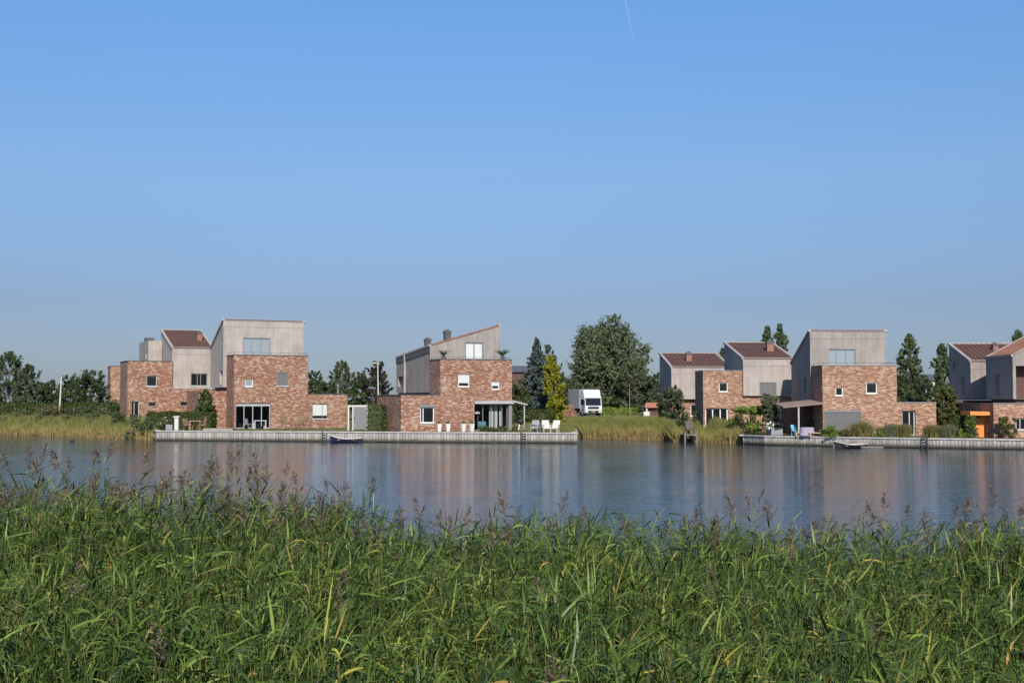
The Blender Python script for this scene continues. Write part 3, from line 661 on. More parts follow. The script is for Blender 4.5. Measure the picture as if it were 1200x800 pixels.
# ---- house H
h = House(1164, 96.5, .76, 1, 'rightmost house, cut by the picture edge, brick wing with climbing plant')
U2 = h.f(1260, 480)[0]; zw = h.f(1180, 473)[1]; ww = h.rect(1190.5,1214,489.5,503.5)
bm_ = MB(); brickblock(bm_, 0, U2, 0, 9, 0, zw, [(*ww,.14)]); bm_.build('brick_wall', BR('brick_tan'), h.root); win(h, ww, 0, .14, (.22,), 'frame_pale')
cm = MB(); coping(cm, 0, U2, 0, 9, zw); cm.build('coping', M['frame_grey'], h.root)
v0 = 1.2; u0 = h.f(1187, 440, v0)[0]; zl = h.f(1187, 417, v0)[1]; vb = min(max(h.side(1155.5,440,u0)[0], 4), 11); u1 = h.f(1280,420,v0)[0]; zr = zl+(h.f(1200,407,v0)[1]-zl)*(u1-u0)/(h.f(1200,407,v0)[0]-u0); zr = min(zr, zl+3.2)
zb = h.side(1170, 467.5, u0)[1]; zb = max(zb, zw+.25)
rc = h.f(1190.5, 440, v0)[0]
shed(h, None, u0, u1, v0, vb, zb, (zl, zr, zr, zl), [(rc, u1-.2, zb+.02, zl-.75, 1.2)], [(v0+2.4,v0+3.3,zb+.3,zb+1.9,.15)], mat='concrete_cool')
seam_roof(h, u0, u1, v0, vb, (zl, zr, zr, zl), seams='x', mat='roof_orange')
MB().box(rc+.01, u1-.21, v0+1.12, v0+1.195, zb+.03, zl-.76).build('recess_wall', M['dark_brick'], h.root)
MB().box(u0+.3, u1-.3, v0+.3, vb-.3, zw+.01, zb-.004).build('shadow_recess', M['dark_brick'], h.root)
HH = h
po = MB(); a0, z0_ = h.f(1137,486.5,.6); z1_ = h.f(1137,482,.6)[1]
po.box(a0, -.02, .6, 2.6, z0_, z1_); po.build('porch_beam', M['orange'], h.root)
b0 = h.f(1141.5,500,1.6)[0]; b1 = h.f(1158.5,500,1.6)[0]
wo = (b0+.10, b0+.50, 1.35, 2.0); wa = MB(); wa.holes((b0,1.6,0), (1,0,0), (0,0,1), (0,1,0), b1-b0, z0_-.003, [(wo[0]-b0,wo[1]-b0,wo[2],wo[3],.12)]); wa.box(b0,b1,1.73,1.8,0,z0_-.003); pr = wa.build('porch_wall', M['orange'], h.root)
gw = MB(); gw.box(wo[0]+.004,wo[1]-.004,1.68,1.71,wo[2]+.004,wo[3]-.004); gw = gw.build('window', M['glass_dark'], pr)
for k in (1,2): MB().box(wo[0]+.004,wo[1]-.004,1.65,1.678,wo[2]+(wo[3]-wo[2])*k/3-.03,wo[2]+(wo[3]-wo[2])*k/3+.03).build('glazing_bar', M['orange'], pr)

# ------------------------------------------------------------------ vegetation
def leaves(C, size, rng, normal=None, aspect=1.5, flat=.0):
    """quads of a given size at points C; normals loosely follow 'normal'"""
    n = len(C); d = rng.normal(size=(n,3))
    if normal is not None: d = d*.6 + normal
    d /= np.linalg.norm(d, axis=1)[:,None]+1e-9
    r = rng.normal(size=(n,3)); u = np.cross(d, r); u /= np.linalg.norm(u, axis=1)[:,None]+1e-9
    v = np.cross(d, u); s = (size*rng.uniform(.55, 1.35, n))[:,None]
    u = u*s*aspect*.5; v = v*s*.5
    V = np.stack([C-u, C-v*.9+u*.1, C+u, C+v*.9+u*.1], 1).reshape(-1,3)
    return V, np.arange(n*4).reshape(-1,4)
def crown(name, cl, mats, size, per, rng, parent, flat=.8, up=1.0, **k):
    """cl: list of (x,y,z,r) clusters in local coordinates"""
    cl = np.array(cl); idx = np.repeat(np.arange(len(cl)), per)
    d = rng.normal(size=(len(idx),3)); d /= np.linalg.norm(d, axis=1)[:,None]
    rr = rng.uniform(.1, 1.25, len(idx))**.6
    ctr = cl[:,:3].mean(0); ax = cl[:,:3]-ctr; ax[:,2] = ax[:,2]*.3 + .6*np.abs(ax[:,:2]).max()*up; ax += rng.normal(0, .25*np.abs(ax).max(), ax.shape)
    ax /= np.linalg.norm(ax, axis=1)[:,None]+1e-9
    tt = rng.uniform(-1.2, 1.15, len(idx))*(1 if up != .9 else .8); thin = np.clip(1-np.maximum(tt,0)*.5, .15, 1)
    C = cl[idx,:3] + d*(rr*cl[idx,3]*.62*thin)[:,None]*np.array([1,1,flat]) + ax[idx]*(tt*cl[idx,3]*.95)[:,None]
    loose = rng.random(len(idx)) < .16; C[loose] += rng.normal(0, 1, (loose.sum(),3))*(cl[idx[loose],3]*.5)[:,None]
    keep = C[:,2] < (cl[:,2]+cl[:,3]*.7).max(); C, idx, d = C[keep], idx[keep], d[keep]
    nrm = d*.7 + ax[idx]*.3 + np.array([0,0,.3])
    V, Fq = leaves(C, size, rng, nrm)
    mats = mats if isinstance(mats, list) else [mats]
    mi = (rng.random(len(cl)) < .35).astype(int)[idx] if len(mats) > 1 else np.zeros(len(idx), int)
    return np_mesh(name, V, Fq, mats, mi, parent, **k)
TG = None
def tree(name, label, px, D, top, wpx, style='round', mats=('leaf_dark','leaf_mid'), seed=1, cat='tree', group=None, base=None, low=.12, lean=0, size=None, dens=1.0, bark='bark', ratio=None, zb=None):
    rng = np.random.default_rng(seed); rnd = random.Random(seed)
    O = at(px, D); O.z = gz(O.x, D) if zb is None else zb
    H = (zat(top, D) - O.z)*(1 if style == 'cone' else .97); Wd = wpx*frame(px, D)/2
    root = empty(name, O, label=label, cat=cat, group=group)
    size = size or max(.14, min(.30, D/F*1.55)); cl = []
    t_ = MB(); tr_top = H*.8
    if style == 'round':
        n = int(150*dens); z0 = H*low; cz = (z0+H)/2; hh = (H-z0)/2
        ph = rng.uniform(0, 6.28, 8)
        for i in range(n):
            d = rng.normal(size=3); d /= np.linalg.norm(d); az = math.atan2(d[1], d[0])
            env = 1 + .16*math.sin(2*az+ph[0]+2.3*d[2]) + .12*math.sin(3*az+ph[1]-4*d[2]) + .09*math.sin(5*az+ph[2]+7*d[2])
            if d[2] < 0: env = max(env, 1.0/max(.55, math.sqrt(d[0]**2+d[1]**2)**.7)*.95)      # full down to the skirt
            r = env*rng.uniform(.30,1.0)**.45*.90
            cl.append((d[0]*r*Wd*.92, d[1]*r*Wd*.92, cz+d[2]*min(r,.97)*hh, Wd*rng.uniform(.10,.20)))
    elif style == 'poplar':
        n = int(130*dens)
        for i in range(n):
            t0 = rng.uniform(low, 1)**.9; r = Wd*(math.sin(min(1, (1-t0)*2.4+.05)*math.pi/2)**.8)*(.6+.4*min(1, t0/.3))*(1+.18*math.sin(t0*23+seed))
            a = rng.uniform(0, 6.28); q = r*rng.uniform(.15,.95)**.7
            cl.append((q*math.cos(a), q*math.sin(a), H*t0*.975, max(.22, Wd*rng.uniform(.16,.30)*(1.1-t0*.5))))
        tr_top = H*.93
    elif style == 'cone':
        nl = int(13*dens+3)
        for L in range(nl):
            t0 = low + (1-low)*L/nl; r = Wd*(1-t0)**.85*(1 + .12*rng.normal())
            k = max(3, int(9*(1-t0)+3))
            for j in range(k):
                a = 6.28*j/k + rng.uniform(-.4,.4) + L
                for q in (1.0, .68, .34):
                    rr = r*q*rng.uniform(.82,1.1)
                    cl.append((rr*math.cos(a), rr*math.sin(a), H*t0 + r*.10*(1-q) - .05*r + rng.normal()*.1, max(.16, Wd*.17*(1-t0*.55))))
        cl.append((0,0,H*.97,.15)); tr_top = H*.96
    if lean: cl = [(x+lean*z/H, y, z, r) for x, y, z, r in cl]
    per = int({'round': 75, 'poplar': 60, 'cone': 30}[style])
    tr = max(.05, H*.016)
    k = 6; t_.tube([(lean*i/k*tr_top/H + rnd.uniform(-.02,.02)*Wd*(i>0), rnd.uniform(-.02,.02)*Wd*(i>0), tr_top*i/k - (.15 if i == 0 else 0)) for i in range(k+1)], [tr*(1-.8*i/k) for i in range(k+1)], 8)
    if style != 'cone':
        for c in cl[::6]:
            z = min(tr_top*.85, max(H*.1, c[2]*.62)); p0 = Vector((lean*z/H, 0, z)); p1 = Vector(c[:3])
            t_.tube([p0, p0.lerp(p1,.5)+Vector((0,0,.04*H*rnd.random())), p1], [tr*.38, tr*.22, tr*.06], 5)
    t_.build('trunk', M[bark], root, True)
    crown('crown', cl, [M[m] for m in mats], size, per, rng, root, .75, {'poplar': 2.6, 'cone': .2, 'round': .9}[style])
    return root
def bush(name, label, px, D, top, wpx, mats=('leaf_mid',), seed=1, cat='shrub', group=None, zb=None, size=None, deep=1.0, flower=None, n=26):
    rng = np.random.default_rng(seed); O = at(px, D); O.z = gz(O.x, D) if zb is None else zb
    H = max(.3, zat(top, D)-O.z); Wd = wpx*frame(px, D)/2; root = empty(name, O, label=label, cat=cat, group=group)
    cl = []
    for i in range(n):
        a = rng.uniform(0,6.28); q = rng.uniform(0,.85)**.6; z = rng.uniform(.12,1)
        e = math.sqrt(max(0, 1-(max(0,z-.35)/.65)**2))
        cl.append((q*e*Wd*math.cos(a), q*e*Wd*deep*math.sin(a), z*H*.88, min(Wd,H)*rng.uniform(.22,.36)))
    st = MB()
    for c in cl[::4]: st.tube([(0,0,-.1), (c[0]*.5,c[1]*.5,c[2]*.55), c[:3]], [.03,.02,.008], 5)
    st.build('stem', M['bark'], root)
    crown('foliage', cl, [M[m] for m in mats], size or max(.09, D/F*1.5), 60, rng, root, .85)
    if flower:
        P = np.array([(c[0]*.8, c[1]*.8-.1, c[2]+c[3]) for c in cl[:14]])
        V, Fq = leaves(P+rng.normal(size=P.shape)*.1, .16, rng); np_mesh('flower', V, Fq, M[flower], None, root)
    return root
def hedge(label, p0, p1, wd, hgt, mat, seed, size=.13, dens=220):
    """clipped hedge from world p0 to p1"""
    rng = np.random.default_rng(seed); p0 = Vector(p0); p1 = Vector(p1); L = (p1-p0).length; a = math.atan2((p1-p0).y, (p1-p0).x)
    root = empty('hedge', p0, a, label=label, cat='hedge')
    MB().box(.1, L-.1, .1, wd-.1, -.05, hgt-.12).build('light_block', M['leaf_hedge'] if mat is None else M['bark'], root)  # solid core added inside the foliage so light does not pass through
    n = int(dens*(L*hgt*2 + L*wd + wd*hgt*2)); u = rng.random((n,3)); f = rng.random(n); A = np.array([L*hgt, L*hgt, L*wd, wd*hgt, wd*hgt]); A = np.cumsum(A)/A.sum()
    k = np.searchsorted(A, f); P = np.stack([u[:,0]*L, u[:,1]*wd, u[:,2]*hgt], 1); nm = np.zeros((n,3))
    bump_ = .10*np.sin(P[:,0]*2.3+seed)+.07*np.sin(P[:,0]*5.1+P[:,2]*3)
    for i, (ax, val, sg) in enumerate(((1,0,-1),(1,wd,1),(2,hgt,1),(0,0,-1),(0,L,1))):
        q = k == i; P[q,ax] = val + sg*(bump_[q]*.6) + rng.normal(0,.05,q.sum()); nm[q,ax] = sg
    V, Fq = leaves(P, size, rng, nm*1.2); np_mesh('foliage', V, Fq, M[mat], None, root)
    return root
def blades(P, Hh, W, rng, lean=.25, segs=3, droop=.3, heading=None):
    """upright blades: P (n,3) bases, Hh heights, W widths -> V, F"""
    n = len(P); a = rng.uniform(0, 2*np.pi, n) if heading is None else heading; ln = np.abs(rng.normal(0, lean, n))
    f = rng.uniform(-.9, .9, n)                # blades' flat side roughly turned about the view
    du = np.stack([np.cos(f), np.sin(f), 0*f], 1)
    d = np.stack([np.cos(a), np.sin(a), 0*a], 1)
    V = np.zeros((n, segs+1, 2, 3))
    for s in range(segs+1):
        q = s/segs; c = P + d*((ln*Hh)*(q**1.6))[:,None] + np.array([0,0,1.])*(Hh*(q - droop*ln*q**3))[:,None]
        w_ = (W*(1-q**2)*.5 + .0015)[:,None]
        V[:,s,0] = c - du*w_; V[:,s,1] = c + du*w_
    b = (np.arange(n)*(segs+1)*2)[:,None]
    Fq = np.concatenate([b + np.array([[2*s, 2*s+1, 2*s+3, 2*s+2]]) for s in range(segs)], 0)
    return V.reshape(-1,3), Fq
def tuft(label, px, D, top, wpx, mat, seed, n=900, zb=None, cat='ornamental grass', name='grass_tuft'):
    rng = np.random.default_rng(seed); O = at(px, D); O.z = gz(O.x, D) if zb is None else zb
    H = zat(top, D)-O.z; Wd = wpx*frame(px,D)/2
    root = empty(name, O, label=label, cat=cat, group='clipped grasses and shrubs along the right quay')
    P = rng.normal(0, .36*Wd, (n,3)); P[:,2] = 0; hd = rng.uniform(0,6.28,n)
    V, Fq = blades(P, H*rng.uniform(.75,1.08,n), np.full(n,.035), rng, .0, 4, 0, hd)
    V = V.reshape(n, -1, 3); q = (V[:,:,2]/H)[:,:,None]; ln = rng.uniform(.05,1,n)[:,None,None]*Wd*1.05
    V += np.concatenate([np.cos(hd)[:,None,None], np.sin(hd)[:,None,None]*1, np.zeros((n,1,1))], 2)*ln*q**1.3; V[:,:,2] *= (1-.28*(ln[:,:,0]/Wd)**2*q[:,:,0])
    np_mesh('blades', V.reshape(-1,3), Fq, M[mat], None, root)
    MB().tube_z((0,0,-.05), [(Wd*.3,0),(Wd*.36,H*.2),(Wd*.2,H*.4)], 10).build('root_clump', M[mat], root)
    return root

# left bank trees
LT = 'trees beyond the left bank'
for a in [
 ('dark bushy tree cut by the left picture edge', -14, 150, 425, 40, 'round', ('leaf_dark','leaf_mid'), 11),
 ('dark round tree beyond the left picture edge', -70, 150, 430, 60, 'round', ('leaf_dark','leaf_mid'), 17),
 ('tall dark green tree at far left with a pale trunk', 10, 152, 408, 44, 'poplar', ('leaf_dark','leaf_mid'), 12),
 ('slender tree second from the left picture edge', 33, 150, 424, 36, 'poplar', ('leaf_dark','leaf_olive'), 13),
 ('low rounded tree left of the white pole', 53, 156, 441, 32, 'round', ('leaf_dark','leaf_mid'), 14),
 ('dark round tree just right of the white pole', 82, 150, 436, 40, 'round', ('leaf_dark','leaf_mid'), 15),
 ('broad dark green tree beside the small brick block at far left', 108, 146, 430, 50, 'round', ('leaf_dark','leaf_dark'), 16)]:
    tree('tree', a[0], *a[1:5], a[5], a[6], a[7], group=LT, bark='birch' if a[7]==12 else 'bark', low=.06)
tree('tree', 'dark tree showing just above the roofless gap right of the tallest left house', 368, 150, 430, 26, 'round', ('leaf_dark','leaf_mid'), 21, group='trees between the left and middle houses')
for a in [('loose pale green poplar between the left and middle houses', 401, 152, 419, 34, 'poplar', ('leaf_mid','leaf_olive'), 22),
          ('low dark tree behind the brick wing with the steel flue', 384, 148, 441, 34, 'round', ('leaf_dark','leaf_mid'), 23),
          ('dark green tree left of the lamp post', 424, 150, 430, 30, 'round', ('leaf_dark','leaf_mid'), 24),
          ('dark purple leaved tree against the left side of the middle house', 441, 138, 420, 34, 'round', ('leaf_purple','leaf_dark'), 25)]:
    tree('tree', a[0], *a[1:5], a[5], a[6], a[7], group='trees between the left and middle houses', low=.05)
# middle
tree('spruce', 'blue green spruce right of the middle house', 629, 142, 396, 50, 'cone', ('leaf_spruce','leaf_spruce'), 31, cat='conifer', low=.03, size=.22, dens=1.5)
tree('conifer', 'dark slender conifer behind the blue spruce and the yellow conifer', 643, 155, 401, 40, 'poplar', ('leaf_dark','leaf_spruce'), 32, cat='conifer', low=.03)
tree('conifer', 'bright yellow green narrow conifer left of the white truck', 655, 136, 413, 24, 'poplar', ('leaf_yellow','leaf_yellow'), 33, cat='conifer', low=.02, lean=-1.0, size=.17, dens=1.5)
tree('tree', 'small dark tree between the yellow conifer and the truck', 668, 180, 436, 30, 'round', ('leaf_dark','leaf_olive'), 34, low=.05)
tree('tree', 'dark green shrubby tree touching the right edge of the middle house', 607, 134, 442, 36, 'round', ('leaf_dark','leaf_mid'), 35, low=.03)
tree('tree', 'largest tree of the picture, broad willowy crown behind the white truck', 712, 192, 366, 92, 'round', ('leaf_willow','leaf_olive'), 36, low=.04, dens=3.6, size=.24)
tree('tree', 'lower yellowish tree leaning out from the right of the largest tree', 743, 186, 416, 58, 'round', ('leaf_olive','leaf_mid'), 37, low=.04, dens=1.4)
tree('tree', 'dark low tree left of the largest tree', 686, 190, 404, 40, 'round', ('leaf_willow','leaf_dark'), 38, low=.03)
tree('tree', 'grey green low tree behind the tiled hut', 769, 184, 433, 50, 'round', ('leaf_dark','leaf_olive'), 39, low=.03)
tree('tree', 'dark bushy tree in front of the leftmost red roofed house of the right group', 787, 122, 449, 36, 'round', ('leaf_dark','leaf_olive'), 40, low=.02)
tree('poplar', 'small poplar tip between the two red roofs', 848, 150, 404, 16, 'poplar', ('leaf_poplar','leaf_mid'), 41, group='poplars behind the right hand houses')
for i, a in enumerate([('left one of the two poplars above the bigger red roof', 900, 150, 377, 19), ('right one of the two poplars above the bigger red roof', 915, 150, 374, 22), ('tall poplar right of the tallest right hand house', 1067, 135, 387, 32), ('poplar just left of the dark walled house at right', 1105, 140, 399, 26), ('poplar top above the rightmost red roof', 1194, 140, 382, 24), ('poplar cut by the right picture edge', 1212, 140, 392, 26)]):
    tree('poplar', *a, 'poplar', ('leaf_poplar','leaf_mid'), 51+i, size=.17, dens=1.4, group='poplars behind the right hand houses')
tree('tree', 'dark green tree filling the gap above the low brick wing at right', 1082, 128, 441, 44, 'round', ('leaf_dark','leaf_mid'), 61, low=.03)
tree('tree', 'dark tree behind the gap left of the tallest right hand house', 1052, 132, 430, 30, 'round', ('leaf_dark','leaf_mid'), 62, low=.03)
tree('tree', 'small tree turning orange at its tips, beside the low brick wing', 1108, 104, 446, 32, 'round', ('leaf_autumn','leaf_mid'), 63, low=.03, size=.14)
tree('olive_tree', 'small grey green garden tree in front of the shuttered concrete window', 902, 104.5, 458, 24, 'round', ('leaf_olive','leaf_olive'), 64, low=.3, size=.12)
# flat trained tree
def flat_tree():
    O = at(868, 107, .8); root = empty('trained_tree', O, label='garden tree trained flat as a green roof before the brick wall', cat='tree'); rng = np.random.default_rng(7)
    z = zat(481, 107)-O.z; Wt = 46*frame(880,107); t_ = MB(); t_.tube([(.8,0,-.1),(.8,0,z-.2)], [.07,.05], 8)
    for k in range(7): t_.tube([(.8,0,z-.3),(-.4+k*Wt/6, rng.uniform(-.8,.8), z)], [.04,.015], 5)
    t_.build('trunk', M['bark'], root); cl = [(-.4+rng.uniform(0,Wt), rng.uniform(-1,1), z+rng.uniform(-.05,.2), .34) for _ in range(45)]
    crown('crown', cl, [M['leaf_bright'], M['leaf_mid']], .13, 60, rng, root, .45)
flat_tree()
for i, a in enumerate([
 ('round green shrub behind the reeds left of the right quay', 884, 105.6, 486, 30, ('leaf_mid','leaf_bright')),
 ('dark shrub left of the round green shrub', 866, 110, 484, 26, ('leaf_dark','leaf_mid')),
 ('shrub behind the grey planter boxes', 908, 105.2, 489, 20, ('leaf_olive',)),
 ('grey green bush beside the small wooden jetty', 800, 114.5, 481, 22, ('leaf_dark','leaf_olive')),
 ('grey stemmed bush right of the jetty chair', 818, 114, 481, 22, ('leaf_olive','leaf_dark'))]):
    bush('shrub', a[0], *a[1:5], a[5], 70+i)
bush('climbing_plant', 'climbing plant up the wall between the two leftmost houses', 241, 122.5, 452, 21, ('leaf_mid','leaf_hedge'), 80, n=90, size=.16)
bush('shrub', 'leafy shrub at the left foot of the leftmost full house', 158, 119.5, 483, 30, ('leaf_olive','leaf_mid'), 81)
bush('shrub', 'flowering garden shrub left of the wicker chairs under the hedge', 192, 116.5, 488, 20, ('leaf_mid','leaf_olive'), 82, flower='flower')
bush('shrub', 'grey green shrub between reeds and hedge at the left quay end', 175, 118, 486, 24, ('leaf_mid',), 83)
bush('shrub', 'dark shrub under the broad dark tree at far left', 135, 132, 468, 40, ('leaf_dark','leaf_mid'), 84)
bush('climbing_plant', 'green and yellow climbing plant on the rightmost brick wing', 1176, 95.8, 486, 15, ('leaf_autumn','leaf_mid'), 85, n=34, deep=.3)
bush('climbing_plant', 'climbing plant reaching toward the rightmost window', 1188, 95.8, 487, 8, ('leaf_mid','leaf_gold'), 86, n=16, deep=.3)
tree('column_shrub', 'narrow clipped green column left of the orange porch', 1137.5, 97.3, 485, 9, 'poplar', ('leaf_mid','leaf_bright'), 87, cat='shrub', low=.02, size=.1)
# plants on the middle house's roof terrace
p = HM.world(HM.f(519,412,2)[0], 1.8, zat(421.5,113)-.9+.05); 
def spiky(name, label, loc, r, n, mat, pot, seed):
    root = empty(name, loc, label=label, cat='potted plant'); rng = np.random.default_rng(seed)
    MB().tube_z((0,0,0), [(.14,0),(.2,.32),(.2,.36)], 12).build('pot', M[pot], root)
    hd = rng.uniform(0,6.28,n); P = np.zeros((n,3)); P[:,2] = .3
    V, Fq = blades(P, r*rng.uniform(.8,1.1,n), np.full(n,.09), rng, .0, 4, 0, hd); V = V.reshape(n,-1,3); q = ((V[:,:,2]-.3)/r)[:,:,None]
    V += np.stack([np.cos(hd), np.sin(hd), -.25+0*hd],1)[:,None,:]*q**1.4*r*rng.uniform(.3,1.2,n)[:,None,None]
    np_mesh('foliage', V.reshape(-1,3), Fq, M[mat], None, root)
zt_ = HM.f(516,421)[1]
spiky('agave', 'dark spiky plant on the roof terrace left of the glazed door', HM.world(HM.f(520,418,1.6)[0], 1.6, zt_+.0), .75, 26, 'leaf_dark', 'slate', 3)
spiky('potted_palm', 'bushy green potted plant at the right corner of the roof terrace', HM.world(HM.f(589,418,.8)[0], .8, zt_+.0), .85, 60, 'leaf_mid', 'slate', 4)

# hedges
def gp(px, D): v_ = at(px, D); v_.z = gz(v_.x, v_.y); return v_
hedge('dark green hedge in front of the leftmost full house', gp(172,120.5), gp(247,118.5), 1.0, zat(474.5,119)-.9, 'leaf_hedge', 3)
hedge('sunlit hedge beside the grey garden gate', gp(430.5,112.6), gp(447,112.2), 1.2, zat(475,112)-.9, 'leaf_mid', 4)
hedge('hedge below the blue spruce', gp(606,134), gp(648,133), 1.0, zat(478,134)-1.3, 'leaf_hedge', 5, .16, 130)
hedge('bright hedge to the right of the white truck', gp(704,178), gp(746,177), 1.2, zat(478,178)-1.5, 'leaf_bright', 6, .2, 80)
hedge('dark hedge beyond the left bank', gp(-30,146), gp(128,138), 1.6, zat(467,140)-1.45, 'leaf_hedge', 7, .2, 70)
hedge('dark hedge left of the orange porch', gp(1112,99.5), gp(1136,98.8), 1.0, zat(487,99)-.76, 'leaf_hedge', 8)

# grasses on the right quay
for i, (lb, px, D, top, wpx, mt, kind) in enumerate([
 ('lime green round shrub nearest the canopy on the right quay', 973, 99.5, 499, 22, 'leaf_bright', 'b'),
 ('low round shrub right of the lime green one', 990, 99.2, 503, 16, 'leaf_gold', 'b'),
 ('tall olive grass tuft in front of the grey roller shutter', 1009, 99.4, 493, 27, 'leaf_gold', 't'),
 ('small bright shrub between the two big olive tufts', 1029, 98.4, 501, 14, 'leaf_bright', 'b'),
 ('left half of the widest grass tuft before the tan brick wall', 1043, 98.4, 496, 20, 'leaf_olive', 't'),
 ('right half of the widest grass tuft before the tan brick wall', 1057, 98.2, 496, 20, 'leaf_gold', 't'),
 ('golden grass tuft right of the ladder on the right quay', 1091, 97, 497, 19, 'leaf_gold', 't'),
 ('olive grass tuft at the corner of the low brick wing', 1110, 96.6, 497, 22, 'leaf_olive', 't'),
 ('lime green shrub left of the clipped green column', 1125, 96, 503, 15, 'leaf_bright', 'b')]):
    if kind == 't': tuft(lb, px, D, top, wpx, mt, 90+i)
    else: bush('shrub', lb, px, D, top, wpx, (mt,), 90+i, group='clipped grasses and shrubs along the right quay', size=.09)

# ------------------------------------------------------------------ reeds and grass on the far bank
def far_reeds(name, label, a, b_, depth, n, hmin, hmax, seed, mat='far_reed', cap=2.2, W=.05):
    rng = np.random.default_rng(seed); P = []
    px = rng.uniform(a, b_, n); d0 = rng.uniform(-.5, depth, n)
    for x_, d_ in zip(px, d0):
        D = np.interp(x_, [s[0] for s in SH], [s[1] for s in SH]); y = D + d_; X = (x_-600)/F*D
        P.append((X, y, max(-.3, gz(X, y))))
    P = np.array(P); k = .75 + .25*np.sin(P[:,0]*.7+seed) * np.sin(P[:,0]*.23+1) + .08*np.sin(P[:,0]*2.9)
    H_ = np.clip(rng.uniform(hmin, hmax, n)*np.clip(k, .55, 1.1), .3, cap+rng.uniform(-.25,.15,n)-P[:,2])
    cl_ = rng.uniform(0, 6.28, 3); H_ = H_*(.86+.16*np.sin(P[:,0]*1.7+cl_[0])*np.sin(P[:,1]*1.3+cl_[1])+.10*np.sin(P[:,0]*4.3+cl_[2]))
    V, Fq = blades(P, H_, np.full(n, W), rng, .24, 3, .3)
    return np_mesh(name, V, Fq, M[mat], None, None, label=label, cat='reeds', kind='stuff')
far_reeds('far_reed_fringe', 'yellow green reed fringe along the left far bank', -80, 181, 7, 24000, 1.5, 2.3, 1)
far_reeds('far_reed_fringe', 'yellow green reed fringe between the two quays', 683, 803, 6, 15000, 1.4, 2.2, 2, cap=2.0)
far_reeds('far_reed_fringe', 'short reed clump left of the right quay', 813, 869, 4.5, 6500, 1.5, 2.2, 3)
def grass_patch(name, label, a, b_, D0, D1, n, h0, h1, seed, mat='bank_grass', W=.06):
    rng = np.random.default_rng(seed); px = rng.uniform(a, b_, n); D = rng.uniform(D0, D1, n); X = (px-600)/F*D
    P = np.array([(x, y, gz(x, y)-.05) for x, y in zip(X, D)]); ok = np.array([y > shore(x)[0]+1.0 for x, y in zip(X, D)])
    P = P[ok]; V, Fq = blades(P, rng.uniform(h0, h1, len(P))*(.8+.3*np.sin(P[:,0]*.5)*np.sin(P[:,1]*.4)), np.full(len(P), W), rng, .25, 2, .3)
    return np_mesh(name, V, Fq, M[mat], None, None, label=label, cat='grass', kind='stuff')
grass_patch('bank_grass', 'rough grass slope below the road', 602, 800, 110, 167, 30000, .2, .42, 5)
grass_patch('bank_grass', 'rough grass behind the left reed fringe', -90, 170, 118, 150, 26000, .5, 1.15, 6)
grass_patch('lawn', 'short lawn strip before the tallest left house', 274, 446, 113.2, 119, 9000, .05, .15, 7, W=.04)
ta = at(238,114.9,.9); tb = at(273,114.5,.9); MB().hexa([(ta.x,ta.y,.905),(tb.x,tb.y,.905),(tb.x,tb.y+1.5,.905),(ta.x,ta.y+1.5,.905),(ta.x,ta.y,1.06),(tb.x,tb.y,1.06),(tb.x,tb.y+1.5,1.06),(ta.x,ta.y+1.5,1.06)]).build('terrace', M['concrete_pale'], kind='structure')
# individual scrubby shrubs in the left bank
for i, (px, D, top, wp) in enumerate([(20,139,478,40),(58,138,476,44),(90,134,474,40),(118,130,478,36),(140,125,480,26)]):
    bush('willow_shrub', ['low grey green scrub at far left of the bank','scrub left of the white pole foot','scrub right of the white pole foot','scrub on the left bank below the broad dark tree','scrub on the left bank next to the leftmost full house'][i], px, D, top, wp, ('leaf_olive','leaf_gold') if i % 2 else ('leaf_mid','leaf_olive'), 120+i, group='scrub on the left bank', n=34)
for i, (px, D, top, wp) in enumerate([(745,118.5,503,16),(793,114,505,10)]):
    bush('shrub', ['low reddish scrub in the reed fringe between the quays','low scrub at the jetty end of the reed fringe'][i], px, D, top, wp, ('leaf_purple','leaf_olive'), 130+i)

